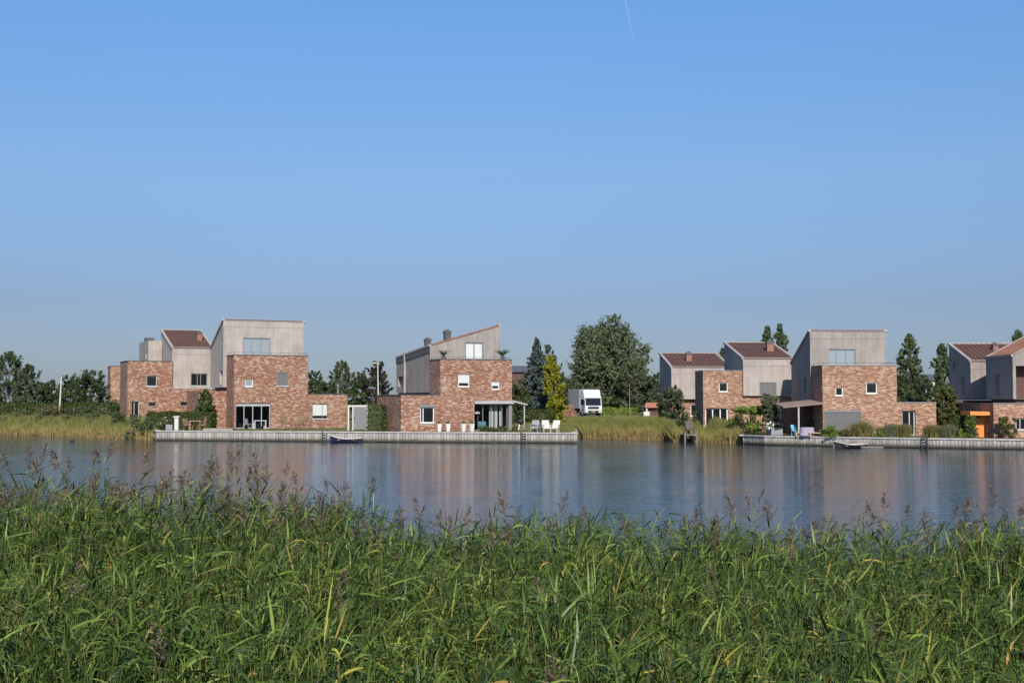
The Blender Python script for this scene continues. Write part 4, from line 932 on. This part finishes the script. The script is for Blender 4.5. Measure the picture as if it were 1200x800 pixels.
# ------------------------------------------------------------------ truck
def truck():
    O = at(692, 174, 1.51); th = R(18)
    r = empty('truck', O, th, label='white box truck parked on the road in front of the largest tree', cat='truck')
    W = 1.22
    c = MB()                                  # cab, nose toward -y
    prof = [(-1.0,.42),(-1.08,.9),(-1.05,1.35),(-.90,2.25),(-.72,2.62),(.75,2.62),(.75,.6),(-.4,.6)]
    for sx in (-1, 1):
        P = [(sx*(W-.02), y, z) for y, z in prof]; c.face(P if sx > 0 else P[::-1])
    for (ya,za),(yb,zb) in zip(prof, prof[1:]+prof[:1]): c.face([(-W+.02,ya,za),(W-.02,ya,za),(W-.02,yb,zb),(-W+.02,yb,zb)])
    cab = c.build('cab', M['truck_white'], r, bevel=.05)
    def slab(name, y0,z0,y1,z1,x0,x1,off,mat,par=cab):
        d = Vector((0,y1-y0,z1-z0)).normalized(); n = Vector((0,-d.z,d.y)); m = MB()
        if n.y > 0: n = -n
        q = [Vector((x,y,z)) + n*o for o in (.0, off) for x, y, z in ((x0,y0,z0),(x1,y0,z0),(x1,y1,z1),(x0,y1,z1))]
        m.hexa(q); return m.build(name, M[mat], par)
    slab('windscreen', -1.045,1.42,-.903,2.28,-1.1,1.1,.02,'glass_dark')
    slab('sun_visor', -.9,2.26,-.84,2.38,-1.1,1.1,.16,'slate')
    slab('grille', -1.085,.95,-1.058,1.2,-.8,.8,.025,'black'); slab('grille', -1.04,.46,-1.07,.74,-.72,.72,.03,'black')
    slab('trim', -1.06,1.22,-1.055,1.32,-.85,.85,.02,'frame_grey')
    for sx in (-1,1):
        slab('headlight', -1.05,.62,-1.085,.84, min(sx*.8,sx*1.12), max(sx*.8,sx*1.12), .035,'blind')
        m = MB(); m.box(sx*W-.08+.12*sx, sx*W+.08+.12*sx, -1.05, -.95, 1.5, 2.15); m.box(min(sx*(W-.05),sx*(W+.1)), max(sx*(W-.05),sx*(W+.1)), -.93, -.88, 2.05, 2.1); m.build('mirror', M['black'], cab)
        m = MB(); m.face([(sx*(W-.016),-.7,1.5),(sx*(W-.016),.5,1.5),(sx*(W-.016),.45,2.25),(sx*(W-.016),-.55,2.25)]); m.build('side_window', M['glass_dark'], cab)
    MB().box(-.28,.28,-1.12,-1.095,.54,.66).build('number_plate', M['amber'], cab)
    b = MB(); b.box(-1.25,1.25,1.0,7.2,1.0,3.6); bx = b.build('cargo_box', M['box_grey'], r, bevel=.03)
    m = MB()
    for x in (-1.258,1.252): m.box(x, x+.006, 1.02, 7.18, 1.05, 1.18)
    m.box(-1.25,1.25,.97,.998,1.0,3.6); m.build('edge_trim', M['frame_pale'], bx)
    d = MB(); d.hexa([(-1.2,-.68,2.6),(1.2,-.68,2.6),(1.22,.9,2.6),(-1.22,.9,2.6),(-1.2,-.42,3.52),(1.2,-.42,3.52),(1.22,.95,3.58),(-1.22,.95,3.58)]); d.build('air_deflector', M['truck_white'], cab, bevel=.03)
    ch = MB(); ch.box(-.45,.45,.3,7.5,.62,.97); ch.box(-1.2,-.5,2.2,4.4,.5,.95); ch.box(.5,1.2,2.2,4.4,.5,.95); ch.build('chassis', M['black'], r)
    for y in (-.1, 5.6):
        for sx in (-1, 1):
            m = MB(); m.tube([(sx*1.2,y,.48),(sx*.88,y,.48)], [.48,.48], 20); wv = m.build('wheel', M['tyre'], r)
            m = MB(); m.tube([(sx*1.215,y,.48),(sx*1.17,y,.48)], [.26,.26], 14); m.build('rim', M['frame_pale'], wv)
truck()

# ------------------------------------------------------------------ small furniture
def pole(name, label, px, D, ytop, ybot, r, mat, cat, head=False, tilt=0, zb=None):
    zb = gz(at(px,D).x, D) if zb is None else zb; O = at(px, D, zb); H = zat(ytop, D)-zb
    root = empty(name, O, label=label, cat=cat)
    MB().tube([(tilt*0,0,-.3),(tilt*H,0,H)], [r, r*.7], 10).build('pole', M[mat], root)
    if head:
        m = MB(); m.tube([(0,0,H-.05),(-.1,-.05,H+.05),(-.25,-.1,H+.06)], [.04,.035,.03], 8); m.build('arm', M[mat], root)
        m = MB(); m.box(-.62,-.22,-.2,-.02,H,H+.1); m.build('lamp_head', M[mat], root, bevel=.03)
    else:
        MB().tube_z((tilt*H,0,H), [(r*.8,0),(r*.8,.05),(r*.3,.1)], 10).build('cap', M[mat], root)
    return root
pole('pole', 'plain white pole standing in the left bank, slightly tilted', 69, 139, 441.5, 482, .10, 'offwhite', 'pole', tilt=.045)
pole('street_lamp', 'pale lamp post left of the middle house', 444, 118, 426, 474, .07, 'offwhite', 'street lamp', True, tilt=-.02)
pole('pole', 'thin far pole right of the largest tree', 767, 186, 430, 470, .05, 'zinc', 'pole')
pole('pole', 'short thin pole before the largest tree', 738, 176, 450, 478, .04, 'zinc', 'pole')
# grey garden gate
O = at(407.5, 115.5, .9); g_ = empty('garden_gate', O, R(12), label='grey panel gate in a pale frame right of the brick wing', cat='gate')
gh = zat(474.5,115.5)-.9; gw_ = 23.5*frame(0,115.5)
m = MB(); m.box(0,.14,0,.12,-.1,gh); m.box(gw_-.1,gw_,0,.12,-.1,gh); m.box(.141,gw_-.101,0.002,.12,gh-.16,gh-.002); m.box(.42,.52,.003,.12,-.1,gh-.161); m.build('frame', M['offwhite'], g_)
m = MB()
for k in range(9):
    x_ = .53+k*(gw_-.64)/9; m.box(x_, x_+(gw_-.64)/9-.012, .03, .08, .05, gh-.17)
m.build('panel', M['frame_grey'], g_); MB().box(.60,.66,-.02,.028,.95,1.15).build('handle', M['black'], g_)
# white planters
pl = None
for i, px in enumerate((514.6, 524.8, 542.8, 552.8)):
    D = 110.0; loc = at(px, D, .9)
    lb = ['leftmost white tapered planter before the middle house','second white tapered planter from the left','third white tapered planter from the left','white tapered planter nearest the sliding doors'][i]
    if pl is None:
        pl = empty('planter', loc, .3, label=lb, cat='planter', group='white tapered planters on the quay')
        m = MB(); m.tube_z((0,0,0), [(.17,0),(.26,.68),(.22,.68),(.21,.60)], 4); m.build('pot', M['white'], pl); MB().tube_z((0,0,.6), [(.2,0),(.02,.03)], 8).build('soil', M['bark'], pl)
        rng = np.random.default_rng(2); V, Fq = blades(np.c_[rng.normal(0,.07,(70,2)), np.full(70,.6)], rng.uniform(.2,.5,70), np.full(70,.02), rng, .4, 3, .3); np_mesh('plant', V, Fq, M['leaf_autumn'], None, pl)
        pl.rotation_euler[2] = R(45+20)
    else: dup(pl, loc, R(45+20+i*4), lb)
# chairs
def chair(kind, loc, rz, label, mat, group=None, w=.56, back=.5, recl=.12, seat=.42, arm=True, scale=1):
    r = empty(kind, loc, rz, label=label, cat='chair', group=group); r.scale = (scale,)*3
    m = MB(); m.box(-w/2,w/2,-.26,.24,seat-.05,seat+.03); m.build('seat', M[mat], r, bevel=.015)
    m = MB(); m.hexa([(-w/2,.22,seat+.03),(w/2,.22,seat+.03),(w/2,.28,seat+.03),(-w/2,.28,seat+.03),(-w/2*.92,.22+recl,seat+back),(w/2*.92,.22+recl,seat+back),(w/2*.92,.27+recl,seat+back),(-w/2*.92,.27+recl,seat+back)]); m.build('backrest', M[mat], r, bevel=.015)
    for sx in (-1,1):
        for y, e in ((-.22,-.03),(.2,.06)):
            MB().bar((sx*(w/2-.04),y+e,0), (sx*(w/2-.03),y,seat-.05), .045, .045).build('leg', M[mat], r)
        if arm:
            m = MB(); m.bar((sx*(w/2+.01),-.24,seat+.23), (sx*(w/2+.01),.3,seat+.26), .05, .03); m.bar((sx*(w/2+.01),-.2,seat), (sx*(w/2+.01),-.2,seat+.22), .035, .035); m.build('armrest', M[mat], r)
    return r
chair('wicker_chair', at(335.5,117.2,.9), R(60), 'tan wicker chair, left one of the pair before the brick wall', 'wicker', 'wicker chairs before the tallest left house', back=.62, recl=.2, scale=1.25)
chair('wicker_chair', at(348.5,117.0,.9), R(-35), 'tan wicker chair, right one of the pair before the brick wall', 'wicker', 'wicker chairs before the tallest left house', back=.62, recl=.2, w=.75, scale=1.25)
chair('folding_chair', at(354,117.6,.9), R(-80), 'thin dark chair standing just right of the wicker pair', 'slate', None, back=.7, recl=.3, arm=True, scale=1.2)
chair('wicker_chair', at(221,115.8,.9), R(70), 'pale cane chair left of the garden table under the hedge', 'wicker', 'cane chairs under the hedge', back=.5, scale=1.15)
chair('wicker_chair', at(236,115.8,.9), R(-60), 'pale cane chair right of the garden table under the hedge', 'wicker', 'cane chairs under the hedge', back=.55, scale=1.15)
def table(loc, w, d, hgt, mat, label, name='table', rz=0):
    r = empty(name, loc, rz, label=label, cat='table'); MB().box(-w/2,w/2,-d/2,d/2,hgt-.05,hgt).build('tabletop', M[mat], r, bevel=.01)
    for sx in (-1,1):
        for sy in (-1,1): MB().box(sx*(w/2-.06)-.03, sx*(w/2-.06)+.03, sy*(d/2-.06)-.03, sy*(d/2-.06)+.03, 0, hgt-.051).build('leg', M[mat], r)
    return r
table(at(229,115.9,.9), 1.0, .8, .85, 'skin_wood', 'square wooden garden table between the cane chairs', rz=.2)
# white letterbox-like pillar near the hedge
r = empty('garden_pillar', at(207.5,115.4,.9), label='short white pillar with a flat cap near the hedge', cat='pillar'); MB().box(-.18,.18,-.18,.18,0,1.15).build('shaft', M['offwhite'], r, bevel=.02); MB().box(-.26,.26,-.26,.26,1.151,1.27).build('cap', M['offwhite'], r, bevel=.02)
r = empty('planter_box', at(199,115.2,.9), label='grey box planter left of the short white pillar', cat='planter'); MB().box(-.3,.3,-.2,.2,0,.5).build('box', M['zinc'], r, bevel=.02); MB().box(-.25,.25,-.15,.15,.501,.53).build('soil', M['bark'], r)
# inside the sliding doors of house C : white table and chair
q = HC.world(HC.f(302,495,1.2)[0]-.1, .62); 
table(HC.world(HC.f(303,495,-.5)[0], -.9), 1.15, .7, .8, 'white', 'white dining table outside the dark sliding doors', rz=R(25))
chair('dining_chair', HC.world(HC.f(290,495,-.5)[0], -.8), R(60), 'grey chair at the white table by the sliding doors', 'frame_grey', None, arm=False, scale=1.05)
# lamp + blue armchair inside middle house
lp = HM.world(wdo[0]+(wdo[1]-wdo[0])*.2, .9); r = empty('floor_lamp', lp, HM.th, label='floor lamp with white dome shade inside the sliding doors of the middle house', cat='lamp')
m = MB(); m.tube([(0,0,.03),(0,0,1.75)], .025, 8); m.tube_z((0,0,.03), [(.16,0),(.16,.03)], 14); m.build('stand', M['steel'], r); MB().tube_z((-.1,0,1.5), [(.3,0),(.28,.12),(.18,.25),(.04,.3)], 14).build('lamp_shade', M['white'], r)
r = chair('armchair', HM.world(wdo[0]+(wdo[1]-wdo[0])*.33, .95), HM.th+R(160), 'pale blue armchair inside the sliding doors of the middle house', 'turquoise', None, w=.7, back=.4)
# terrace right of the middle house
for i, (px, D, rz, mt, lb) in enumerate([(650,108.2,R(-20),'offwhite','white reclining garden chair at the right end of the left quay'),(640.5,108.4,R(10),'offwhite','white reclining garden chair second from the quay end'),(632,108.6,R(25),'slate','dark grey garden chair in the middle of the row on the left quay'),(626.5,108.4,R(-10),'zinc','low grey chair right of the canopy post')]):
    chair('lounge_chair', at(px,D,.9), rz, lb, mt, 'garden chairs on the left quay end', w=.62, back=.62, recl=-.0+.34, seat=.33, scale=1.05)
table(at(620.5,109,.9), .9, .7, .62, 'slate', 'low dark table beside the canopy post')
table(at(604.5,109.3,.9), 1.0, .6, .5, 'timber_grey', 'low grey bench table left of the canopy post')
# kettle barbecue
r = empty('barbecue', at(609.8,109,.9), label='black round barbecue on legs under the canopy', cat='barbecue'); MB().tube_z((0,0,.62), [(.08,0),(.27,.12),(.33,.26),(.27,.42),(.1,.5),(.02,.51)], 16).build('kettle', M['black'], r, True)
for k in range(3):
    a_ = k*2.09; MB().tube([(.35*math.cos(a_),.35*math.sin(a_),0),(.15*math.cos(a_),.15*math.sin(a_),.66)], .02, 6).build('leg', M['steel'], r)
bush('shrub', 'low planting strip before the sliding doors of the middle house', 568, 109.3, 499, 22, ('leaf_mid','leaf_autumn'), 140, deep=.4, size=.08)
bush('shrub', 'low planting strip right of the low planting by the middle house doors', 587, 109, 499.5, 22, ('leaf_mid','leaf_gold'), 141, deep=.4, size=.08)
bush('shrub', 'small leafy plant beside the barbecue', 603.5, 108.6, 498, 9, ('leaf_gold',), 142, size=.08)
# boats
def boat(px, D, L, Bm, label, rz, hull, trim, hgt=.42, cover=False):
    O = at(px, D, 0); r = empty('rowing_boat', O, rz, label=label, cat='boat', group='small boats moored at the quays')
    n = 13; sec = []
    for i in range(n):
        q = i/(n-1)*2-1; bw = Bm/2*(1-abs(q)**2.6*(1 if q > 0 else .45)); sh = hgt+.22*max(0,q)**2+.06*q*q
        if q > .999: bw = .03
        sec.append([(q*L/2 + (.12 if q > .9 else 0), -bw, sh), (q*L/2, -bw*.72, .0), (q*L/2, 0, -.12), (q*L/2, bw*.72, .0), (q*L/2 + (.12 if q > .9 else 0), bw, sh)])
    m = MB()
    for a, b in zip(sec, sec[1:]):
        for k in range(4): m.face([a[k], b[k], b[k+1], a[k+1]])
    m.face(sec[0]); m.build('hull', M[hull], r)
    m = MB()
    for sgn in (0, 4): m.tube([s[sgn] for s in sec], .03, 6)
    m.build('gunwale', M[trim], r)
    m = MB(); 
    for i in range(1, n-1):
        a, b = sec[i], sec[min(i+1, n-1)]; m.face([(a[0][0],a[0][1]*.95,.08),(b[0][0],b[0][1]*.95,.08),(b[0][0],-b[0][1]*.95,.08),(a[0][0],-a[0][1]*.95,.08)])
    m.build('floor', M['wet_wood'], r)
    for q in (-.45, 0, .45):
        bw = Bm/2*.86; MB().box(q*L/2-.12, q*L/2+.12, -bw, bw, hgt*.68, hgt*.68+.035).build('bench', M['skin_wood'], r)
    return r
boat(406.5, 109.2, 2.7, 1.0, 'dark blue hulled rowing boat with white edge at the left quay', math.pi-.09, 'navy', 'offwhite', .32)
boat(996, 96.2, 2.7, 1.05, 'low dark boat with white edge moored at the right quay', math.pi+.34, 'black', 'offwhite', .26)
r = empty('outboard_motor', at(976.5,96.9,.0)+Vector((0,0,.25)), label='small grey outboard motor on the boat at the right quay', cat='motor'); MB().box(-.13,.13,-.12,.12,.3,.52).build('cowl', M['slate'], r, bevel=.04); MB().box(-.04,.04,-.05,.05,-.5,.299).build('shaft', M['frame_grey'], r)
# mooring plank
r = MB(); r.box(-.9,.9,-.2,.2,.02,.12); o = r.build('floating_plank', M['timber_grey'], label='grey plank floating right of the low dark boat', cat='plank'); o.location = at(1020, 96.0, 0); o.rotation_euler = (0,0,-.34)
# duck
r = empty('coot', at(85, 112, 0), R(10), label='small dark water bird swimming before the left reed bank', cat='bird')
def blob(parts, name, mat, par):
    bm = MB()
    for c, rad, el in parts: bm.tube_z(c, [(rad*math.sin(math.pi*k/8)+.002, -rad*el*math.cos(math.pi*k/8)) for k in range(9)], 12, 0, (1.7,1))
    return bm.build(name, M[mat], par, True)
m = MB(); bd_ = [(-.30,.12,.02),(-.22,.08,.07),(-.08,.07,.13),(.08,.07,.14),(.18,.10,.09),(.22,.17,.055),(.25,.26,.05),(.28,.30,.052),(.33,.30,.03),(.355,.29,.008)]
m.tube([(x_,0,z_) for x_,z_,_ in bd_], [q_ for _,_,q_ in bd_], 10); m.build('body', M['black'], r, True); MB().tube([(.35,0,.29),(.41,0,.275)], [.016,.004], 6).build('beak', M['offwhite'], r); r.scale = (.75,.75,.75)
# jetty with wooden chair
O = at(809, 108.6, 0); r = empty('jetty', O, label='small dark wooden jetty between the two reed clumps', cat='jetty'); m = MB()
for k in range(9): m.box(-.55,.55, -.3+k*.4, -.3+k*.4+.36, .62, .68)
m.build('deck', M['timber_grey'], r)
for sx in (-.5,.5):
    for y in (-.2,2.8): MB().tube([(sx,y,-.8),(sx,y,.9)], .07, 8).build('post', M['timber_grey'], r)
chair('garden_chair', at(808.5,109.6,.68), 0, 'weathered grey wooden chair on the small jetty', 'old_wood', None, w=.7, back=.7, recl=.2, scale=1.0)
MB().face
# hut
O = at(765, 176, 1.5); r = empty('hut', O, label='small hut with orange tiled roof right of the largest tree', cat='hut')
hw = 9*frame(0,176); zr = zat(471.5,176)-1.5; ze = zat(477.5,176)-1.5
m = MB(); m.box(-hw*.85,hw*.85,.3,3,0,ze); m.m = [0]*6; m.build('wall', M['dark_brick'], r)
m = MB(); m.hexa([(-hw-.1,-.3,ze),(hw+.3,-.3,ze),(hw,3.3,ze),(-hw,3.3,ze),(-hw*.8,1.3,zr),(hw*.9,1.3,zr),(hw*.9,1.6,zr),(-hw*.8,1.6,zr)]); m.build('roof', M['tile'], r)
MB().box(-hw*.9,-hw*.7,-.1,.1,0,ze-.01).build('post', M['offwhite'], r); MB().box(hw*.8,hw,-.1,.1,0,ze-.01).build('post', M['offwhite'], r)
r = empty('white_crate', at(757.5,173.5,1.5), label='white open crate stacked before the tiled hut', cat='crate'); m = MB(); m.box(-.5,.5,-.4,.4,0,.08); m.box(-.5,.5,-.4,-.34,.081,.75); m.box(-.5,.5,.34,.4,.081,.75); m.box(-.5,-.44,-.339,.339,.081,.75); m.box(.44,.5,-.339,.339,.081,.75); m.build('sides', M['offwhite'], r); r.scale = (.8,.8,.8)
# stack of firewood beside the truck
r = empty('log_pile', at(667, 170, 1.5), label='pile of cut logs between the yellow conifer and the truck', cat='log pile'); rr = random.Random(4); m = MB(); k_ = 0
for row in range(8):
    for c_ in range(9-row//2):
        x_ = -1.2+c_*.3+(row%2)*.15+rr.uniform(-.03,.03); z_ = .14+row*.25; m.tube([(x_,-.4+rr.uniform(-.1,.1),z_),(x_,.4,z_)], .13*rr.uniform(.8,1.1), 7, rr.choice([0,0,1]))
m.build('logs', [M['tile'], M['wicker']], r); r.scale = (.8,.8,.75)
# far dark roof behind middle house
r = empty('distant_house', at(610, 175, 1.5), 0, label='dark roofed house glimpsed behind the right edge of the middle house', cat='house'); z1_ = zat(428,175)-1.5; z0_ = zat(436,175)-1.5
MB().box(-3,3,0,6,0,z0_).build('wall', M['dark_brick'], r); m = MB(); m.hexa([(-3.3,-.3,z0_+.003),(1.5,-.3,z0_+.003),(1.5,6.3,z0_+.003),(-3.3,6.3,z0_+.003),(-3.0,2,z1_),(1.3,2,z1_),(1.3,4,z1_),(-3.0,4,z1_)]); m.build('roof', M['slate'], r)
r = empty('distant_house', at(1093, 185, 1.5), 0, label='white walled house glimpsed between the two poplars at right', cat='house'); z1_ = zat(438,185)-1.5; z0_ = zat(446,185)-1.5
m = MB(); m.holes((-1,0,0),(1,0,0),(0,0,1),(0,1,0),2.5,z0_,[(.8,1.8,z0_-2.2,z0_-.9,.1)]); m.box(-1,1.5,.15,6,0,z0_); m.build('wall', M['white'], r); m = MB(); m.hexa([(-1.3,-.3,z0_+.003),(1.8,-.3,z0_+.003),(1.8,6.3,z0_+.003),(-1.3,6.3,z0_+.003),(-.8,2,z1_),(1.2,2,z1_),(1.2,4,z1_),(-.8,4,z1_)]); m.build('roof', M['slate'], r)
# under the canopy of house F
r = empty('planter_box', at(909.5, 103.4, .76), R(-8), label='large grey planter box with flowers at the corner of the right quay', cat='planter'); MB().box(-.48,.48,-.3,.3,0,.62).build('box', M['zinc'], r, bevel=.02)
for k in range(6): MB().box(-.47+k*.16,-.47+k*.16+.14,-.32,-.303,.03,.6).build('slat', M['zinc'], r)
rng = np.random.default_rng(8); C = np.c_[rng.uniform(-.45,.45,160), rng.uniform(-.25,.25,160), rng.uniform(.6,1.0,160)]; V, Fq = leaves(C, .12, rng); np_mesh('foliage', V, Fq, M['leaf_mid'], None, r); V, Fq = leaves(C[:26]+[0,-.1,.1], .14, rng); np_mesh('flower', V, Fq, M['flower'], None, r)
r = empty('flower_pot', at(901, 103.2, .76), label='pot of white flowers left of the large grey planter box', cat='flower pot'); MB().tube_z((0,0,0), [(.15,0),(.2,.4)], 12).build('pot', M['navy'], r); C = np.c_[rng.normal(0,.16,90), rng.normal(0,.12,90), rng.uniform(.4,.95,90)]; V, Fq = leaves(C, .13, rng); np_mesh('foliage', V, Fq, M['leaf_olive'], None, r); V, Fq = leaves(C[:30]+[0,-.08,.12], .16, rng); np_mesh('flower', V, Fq, M['white'], None, r)
chair('garden_chair', at(931.5,101.6,.76), R(20), 'turquoise garden chair under the canopy left of its post', 'turquoise', None, w=.45, back=.5, recl=.12, scale=.95)
r = empty('covered_table', at(945.5,100.6,.76), label='table draped in a lilac cloth under the canopy', cat='table'); m = MB(); m.tube_z((0,0,.04), [(.62,0),(.58,.25),(.54,.62),(.5,.66)], 12, 0, (1,.7)); m.build('cloth', M['lilac'], r)
for sx in (-.3,.3): MB().box(sx-.03,sx+.03,-.03,.03,0,.5).build('leg', M['black'], r)
r = empty('bench', at(957.5,100.2,.76), label='low pinkish wooden bench right of the draped table', cat='bench'); MB().box(-.7,.7,-.2,.2,.24,.31).build('seat', M['skin_wood'], r)
for sx in (-.6,.6): MB().box(sx-.05,sx+.05,-.18,.18,0,.239).build('leg', M['skin_wood'], r)
r = empty('bench', at(937,100.8,.76), label='low pinkish wooden bench left of the draped table', cat='bench'); MB().box(-.4,.4,-.2,.2,.24,.31).build('seat', M['skin_wood'], r)
for sx in (-.3,.3): MB().box(sx-.05,sx+.05,-.18,.18,0,.239).build('leg', M['skin_wood'], r)
bush('potted_plant', 'round leafy pot plant on the floor in the shade of the canopy', 949, 103.5, 490, 9, ('leaf_dark','leaf_mid'), 150, cat='potted plant', size=.08)
for px, lb in ((1081.5,'left small pot of red flowers by the low brick wing door'), (1086,'right small pot of red flowers by the low brick wing door')):
    r = empty('flower_pot', at(px,97.0,.76), label=lb, cat='flower pot'); MB().tube_z((0,0,0), [(.1,0),(.15,.25)], 10).build('pot', M['slate'], r); C = np.c_[rng.normal(0,.1,50), rng.normal(0,.1,50), rng.uniform(.25,.5,50)]; V, Fq = leaves(C*[.6,.6,.8], .05, rng); np_mesh('flower', V, Fq, M['red'], None, r)
chair('lounge_chair', at(1160.5,94.6,.76), R(-50), 'dark lounge chair before the orange porch', 'black', None, w=.6, back=.35, recl=.3)
chair('lounge_chair', at(1142.5,94.9,.76), R(50), 'dark upright chair left of the dark lounge chair by the orange porch', 'black', None, w=.4, back=.35, recl=.1, scale=.8)

# ------------------------------------------------------------------ foreground reeds
def near_reeds():
    rng = np.random.default_rng(42)
    # stems
    rows = []
    n = 22000
    y = rng.uniform(5.6, 14.2, n)**1.0; x = rng.uniform(-1,1,n)*(y*.44+4.6)
    nc = 780; cy_ = rng.uniform(5.6, 14.2, nc); cx_ = rng.uniform(-1,1,nc)*(cy_*.44+4.6); ch_ = rng.normal(0, .075, nc)
    ci = rng.integers(0, nc, n); inc = rng.random(n) < .6
    x = np.where(inc, cx_[ci]+rng.normal(0,.15,n), x); y = np.clip(np.where(inc, cy_[ci]+rng.normal(0,.15,n), y), 5.5, 14.3); coff = np.where(inc, ch_[ci], 0)
    lift = .10*np.sin(x*1.3+.5)+.07*np.sin(x*3.1+y)+.05*np.sin(y*2.1+x*.6)
    can = np.interp(600+x/y*F, [-100,0,100,180,250,330,420,480,550,620,700,800,900,950,1000,1100,1200,1300], [600,598,590,608,608,602,612,628,636,630,622,634,638,628,624,636,630,632])
    top = coff + EYE - (can-13-470)*14.2/F - .10*(14.2-y)/8.6 + lift*.55 + rng.normal(0,.085,n)
    tall = (rng.random(n) < .026) & (y > 11)
    top = np.where(tall & (y > 9.5), top + rng.uniform(.10,.42,n), top)
    z0 = np.array([gz(a, b) for a, b in zip(x, y)])
    base = np.stack([x, y, z0-.05], 1); hd = rng.uniform(0, 6.28, n); ln = np.abs(rng.normal(0, .10, n))+.02
    Ht = top - base[:,2]
    def stem_pt(i, q):
        return base[i] + np.stack([np.cos(hd[i])*ln[i]*Ht[i]*q**2, np.sin(hd[i])*ln[i]*Ht[i]*q**2, Ht[i]*q], -1)
    V_all=[]; F_all=[]; M_all=[]; off=0
    def add(V, Fq, m):
        nonlocal off
        V_all.append(V); F_all.append(Fq+off); M_all.append(np.full(len(Fq), m)); off += len(V)
    # stems as crossed strips with 5 segments, 3-sided
    S = 6; I = np.arange(n)
    ring = np.zeros((n, S+1, 3, 3))
    for s in range(S+1):
        q = np.full(n, s/S); c = stem_pt(I, q); r = .0045*(1-.55*s/S)
        for k in range(3): ring[:,s,k] = c + np.array([math.cos(2.09*k), math.sin(2.09*k), 0])*r
    b = (I*(S+1)*3)[:,None]
    Fq = np.concatenate([b+np.array([[s*3+k, s*3+(k+1)%3, (s+1)*3+(k+1)%3, (s+1)*3+k]]) for s in range(S) for k in range(3)], 0)
    add(ring.reshape(-1,3), Fq, 1)
    # leaves
    def leafset(idx, q, L, Wd, elev, az, droop, mat=0, segs=5):
        m = len(idx); p = stem_pt(idx, q); out = np.stack([np.cos(az), np.sin(az), 0*az], 1); up = np.array([0,0,1.])
        side = np.stack([-np.sin(az), np.cos(az), 0*az], 1)
        tw = rng.normal(0,.5,m); wv = side*np.cos(tw)[:,None] + up*np.sin(tw)[:,None]
        V = np.zeros((m, segs+1, 2, 3)); c = p.copy(); ang = elev.copy()
        prof = np.interp(np.linspace(0,1,segs+1), [0,.12,.4,.8,1], [.45,.9,1,.5,.03])
        for s in range(segs+1):
            V[:,s,0] = c - wv*(Wd*prof[s]*.5)[:,None]; V[:,s,1] = c + wv*(Wd*prof[s]*.5)[:,None]
            c = c + (out*np.cos(ang)[:,None] + up*np.sin(ang)[:,None])*(L/segs)[:,None]; ang = ang - droop/segs*(1+.8*s/segs)
        b = (np.arange(m)*(segs+1)*2)[:,None]
        Fq = np.concatenate([b+np.array([[2*s,2*s+1,2*s+3,2*s+2]]) for s in range(segs)], 0)
        add(V.reshape(-1,3), Fq, mat)
    NL = 17
    idx = np.repeat(I, NL); k = np.tile(np.arange(NL), n)
    frac = 1 - (k+rng.uniform(0,.8,len(k)))*.078/Ht[idx]; ok = frac > .15
    idx, k, frac = idx[ok], k[ok], frac[ok]; m = len(idx)
    wind = rng.normal(R(-20), 1.5, m)         # reeds stream a little to one side
    leafset(idx, frac, rng.uniform(.13,.36,m)*(1-.3*(k==0)), rng.uniform(.006,.020,m), R(76)-R(84)*rng.random(m)**1.0-.02*k, wind, np.where(rng.random(m)<.6, rng.uniform(-.1,.6,m), rng.uniform(.6,2.4,m)))
    # plumes
    P = np.where((rng.random(n) < np.where(y > 12.8, .10, np.where(y > 11, .015, .004))) | tall)[0]
    # fewer plumes in the middle of the picture, more at the left as in the photograph
    px = 600 + x[P]/y[P]*F; keep = rng.random(len(P)) < np.interp(px, [0,150,330,450,620,900,1200], [1,1,.9,.45,.5,.5,.55]); P = P[keep]
    top_pt = stem_pt(P, np.ones(len(P))); K = 80
    pi = np.repeat(np.arange(len(P)), K); m = len(pi)
    PL = rng.uniform(.16,.30,len(P))[pi]; side = rng.uniform(0,6.28,len(P))[pi]
    q = rng.random(m)**.8; az = rng.uniform(0,6.28,m); leanv = np.stack([np.cos(side), np.sin(side), 0*side], 1)
    spread = PL*.34*(1-q)**.7*(.35+.65*np.minimum(1,q*5))*rng.uniform(.4,1,m)
    c0 = top_pt[pi] + np.array([0,0,1.])*(PL*(q-.1))[:,None] + leanv*(PL*.30*q**2)[:,None]
    dirv = np.stack([np.cos(az), np.sin(az), rng.uniform(.35,1.4,m)], 1) + leanv*.6; dirv /= np.linalg.norm(dirv,axis=1)[:,None]
    c1 = c0 + dirv*spread[:,None]*1.5; c2 = c1 + (dirv*[1,1,.2]+[0,0,-.25])*spread[:,None]*.35
    u = np.cross(dirv, rng.normal(size=(m,3))); u /= np.linalg.norm(u,axis=1)[:,None]
    V = np.stack([c0-u*.0008, c0+u*.0008, c1-u*.0035, c1+u*.0035, c2-u*.0012, c2+u*.0012], 1).reshape(-1,3)
    b = (np.arange(m)*6)[:,None]; Fq = np.concatenate([b+np.array([[0,1,3,2]]), b+np.array([[2,3,5,4]])], 0)
    add(V, Fq, 2)
    V = np.concatenate(V_all); Fq = np.concatenate(F_all); mi = np.concatenate(M_all)
    np_mesh('reed_bed', V, Fq, [M['reed_leaf'], M['reed_stem'], M['reed_plume']], mi, None, kind='stuff', label='dense green reeds with brown plumes along the near shore', cat='reeds')
near_reeds()
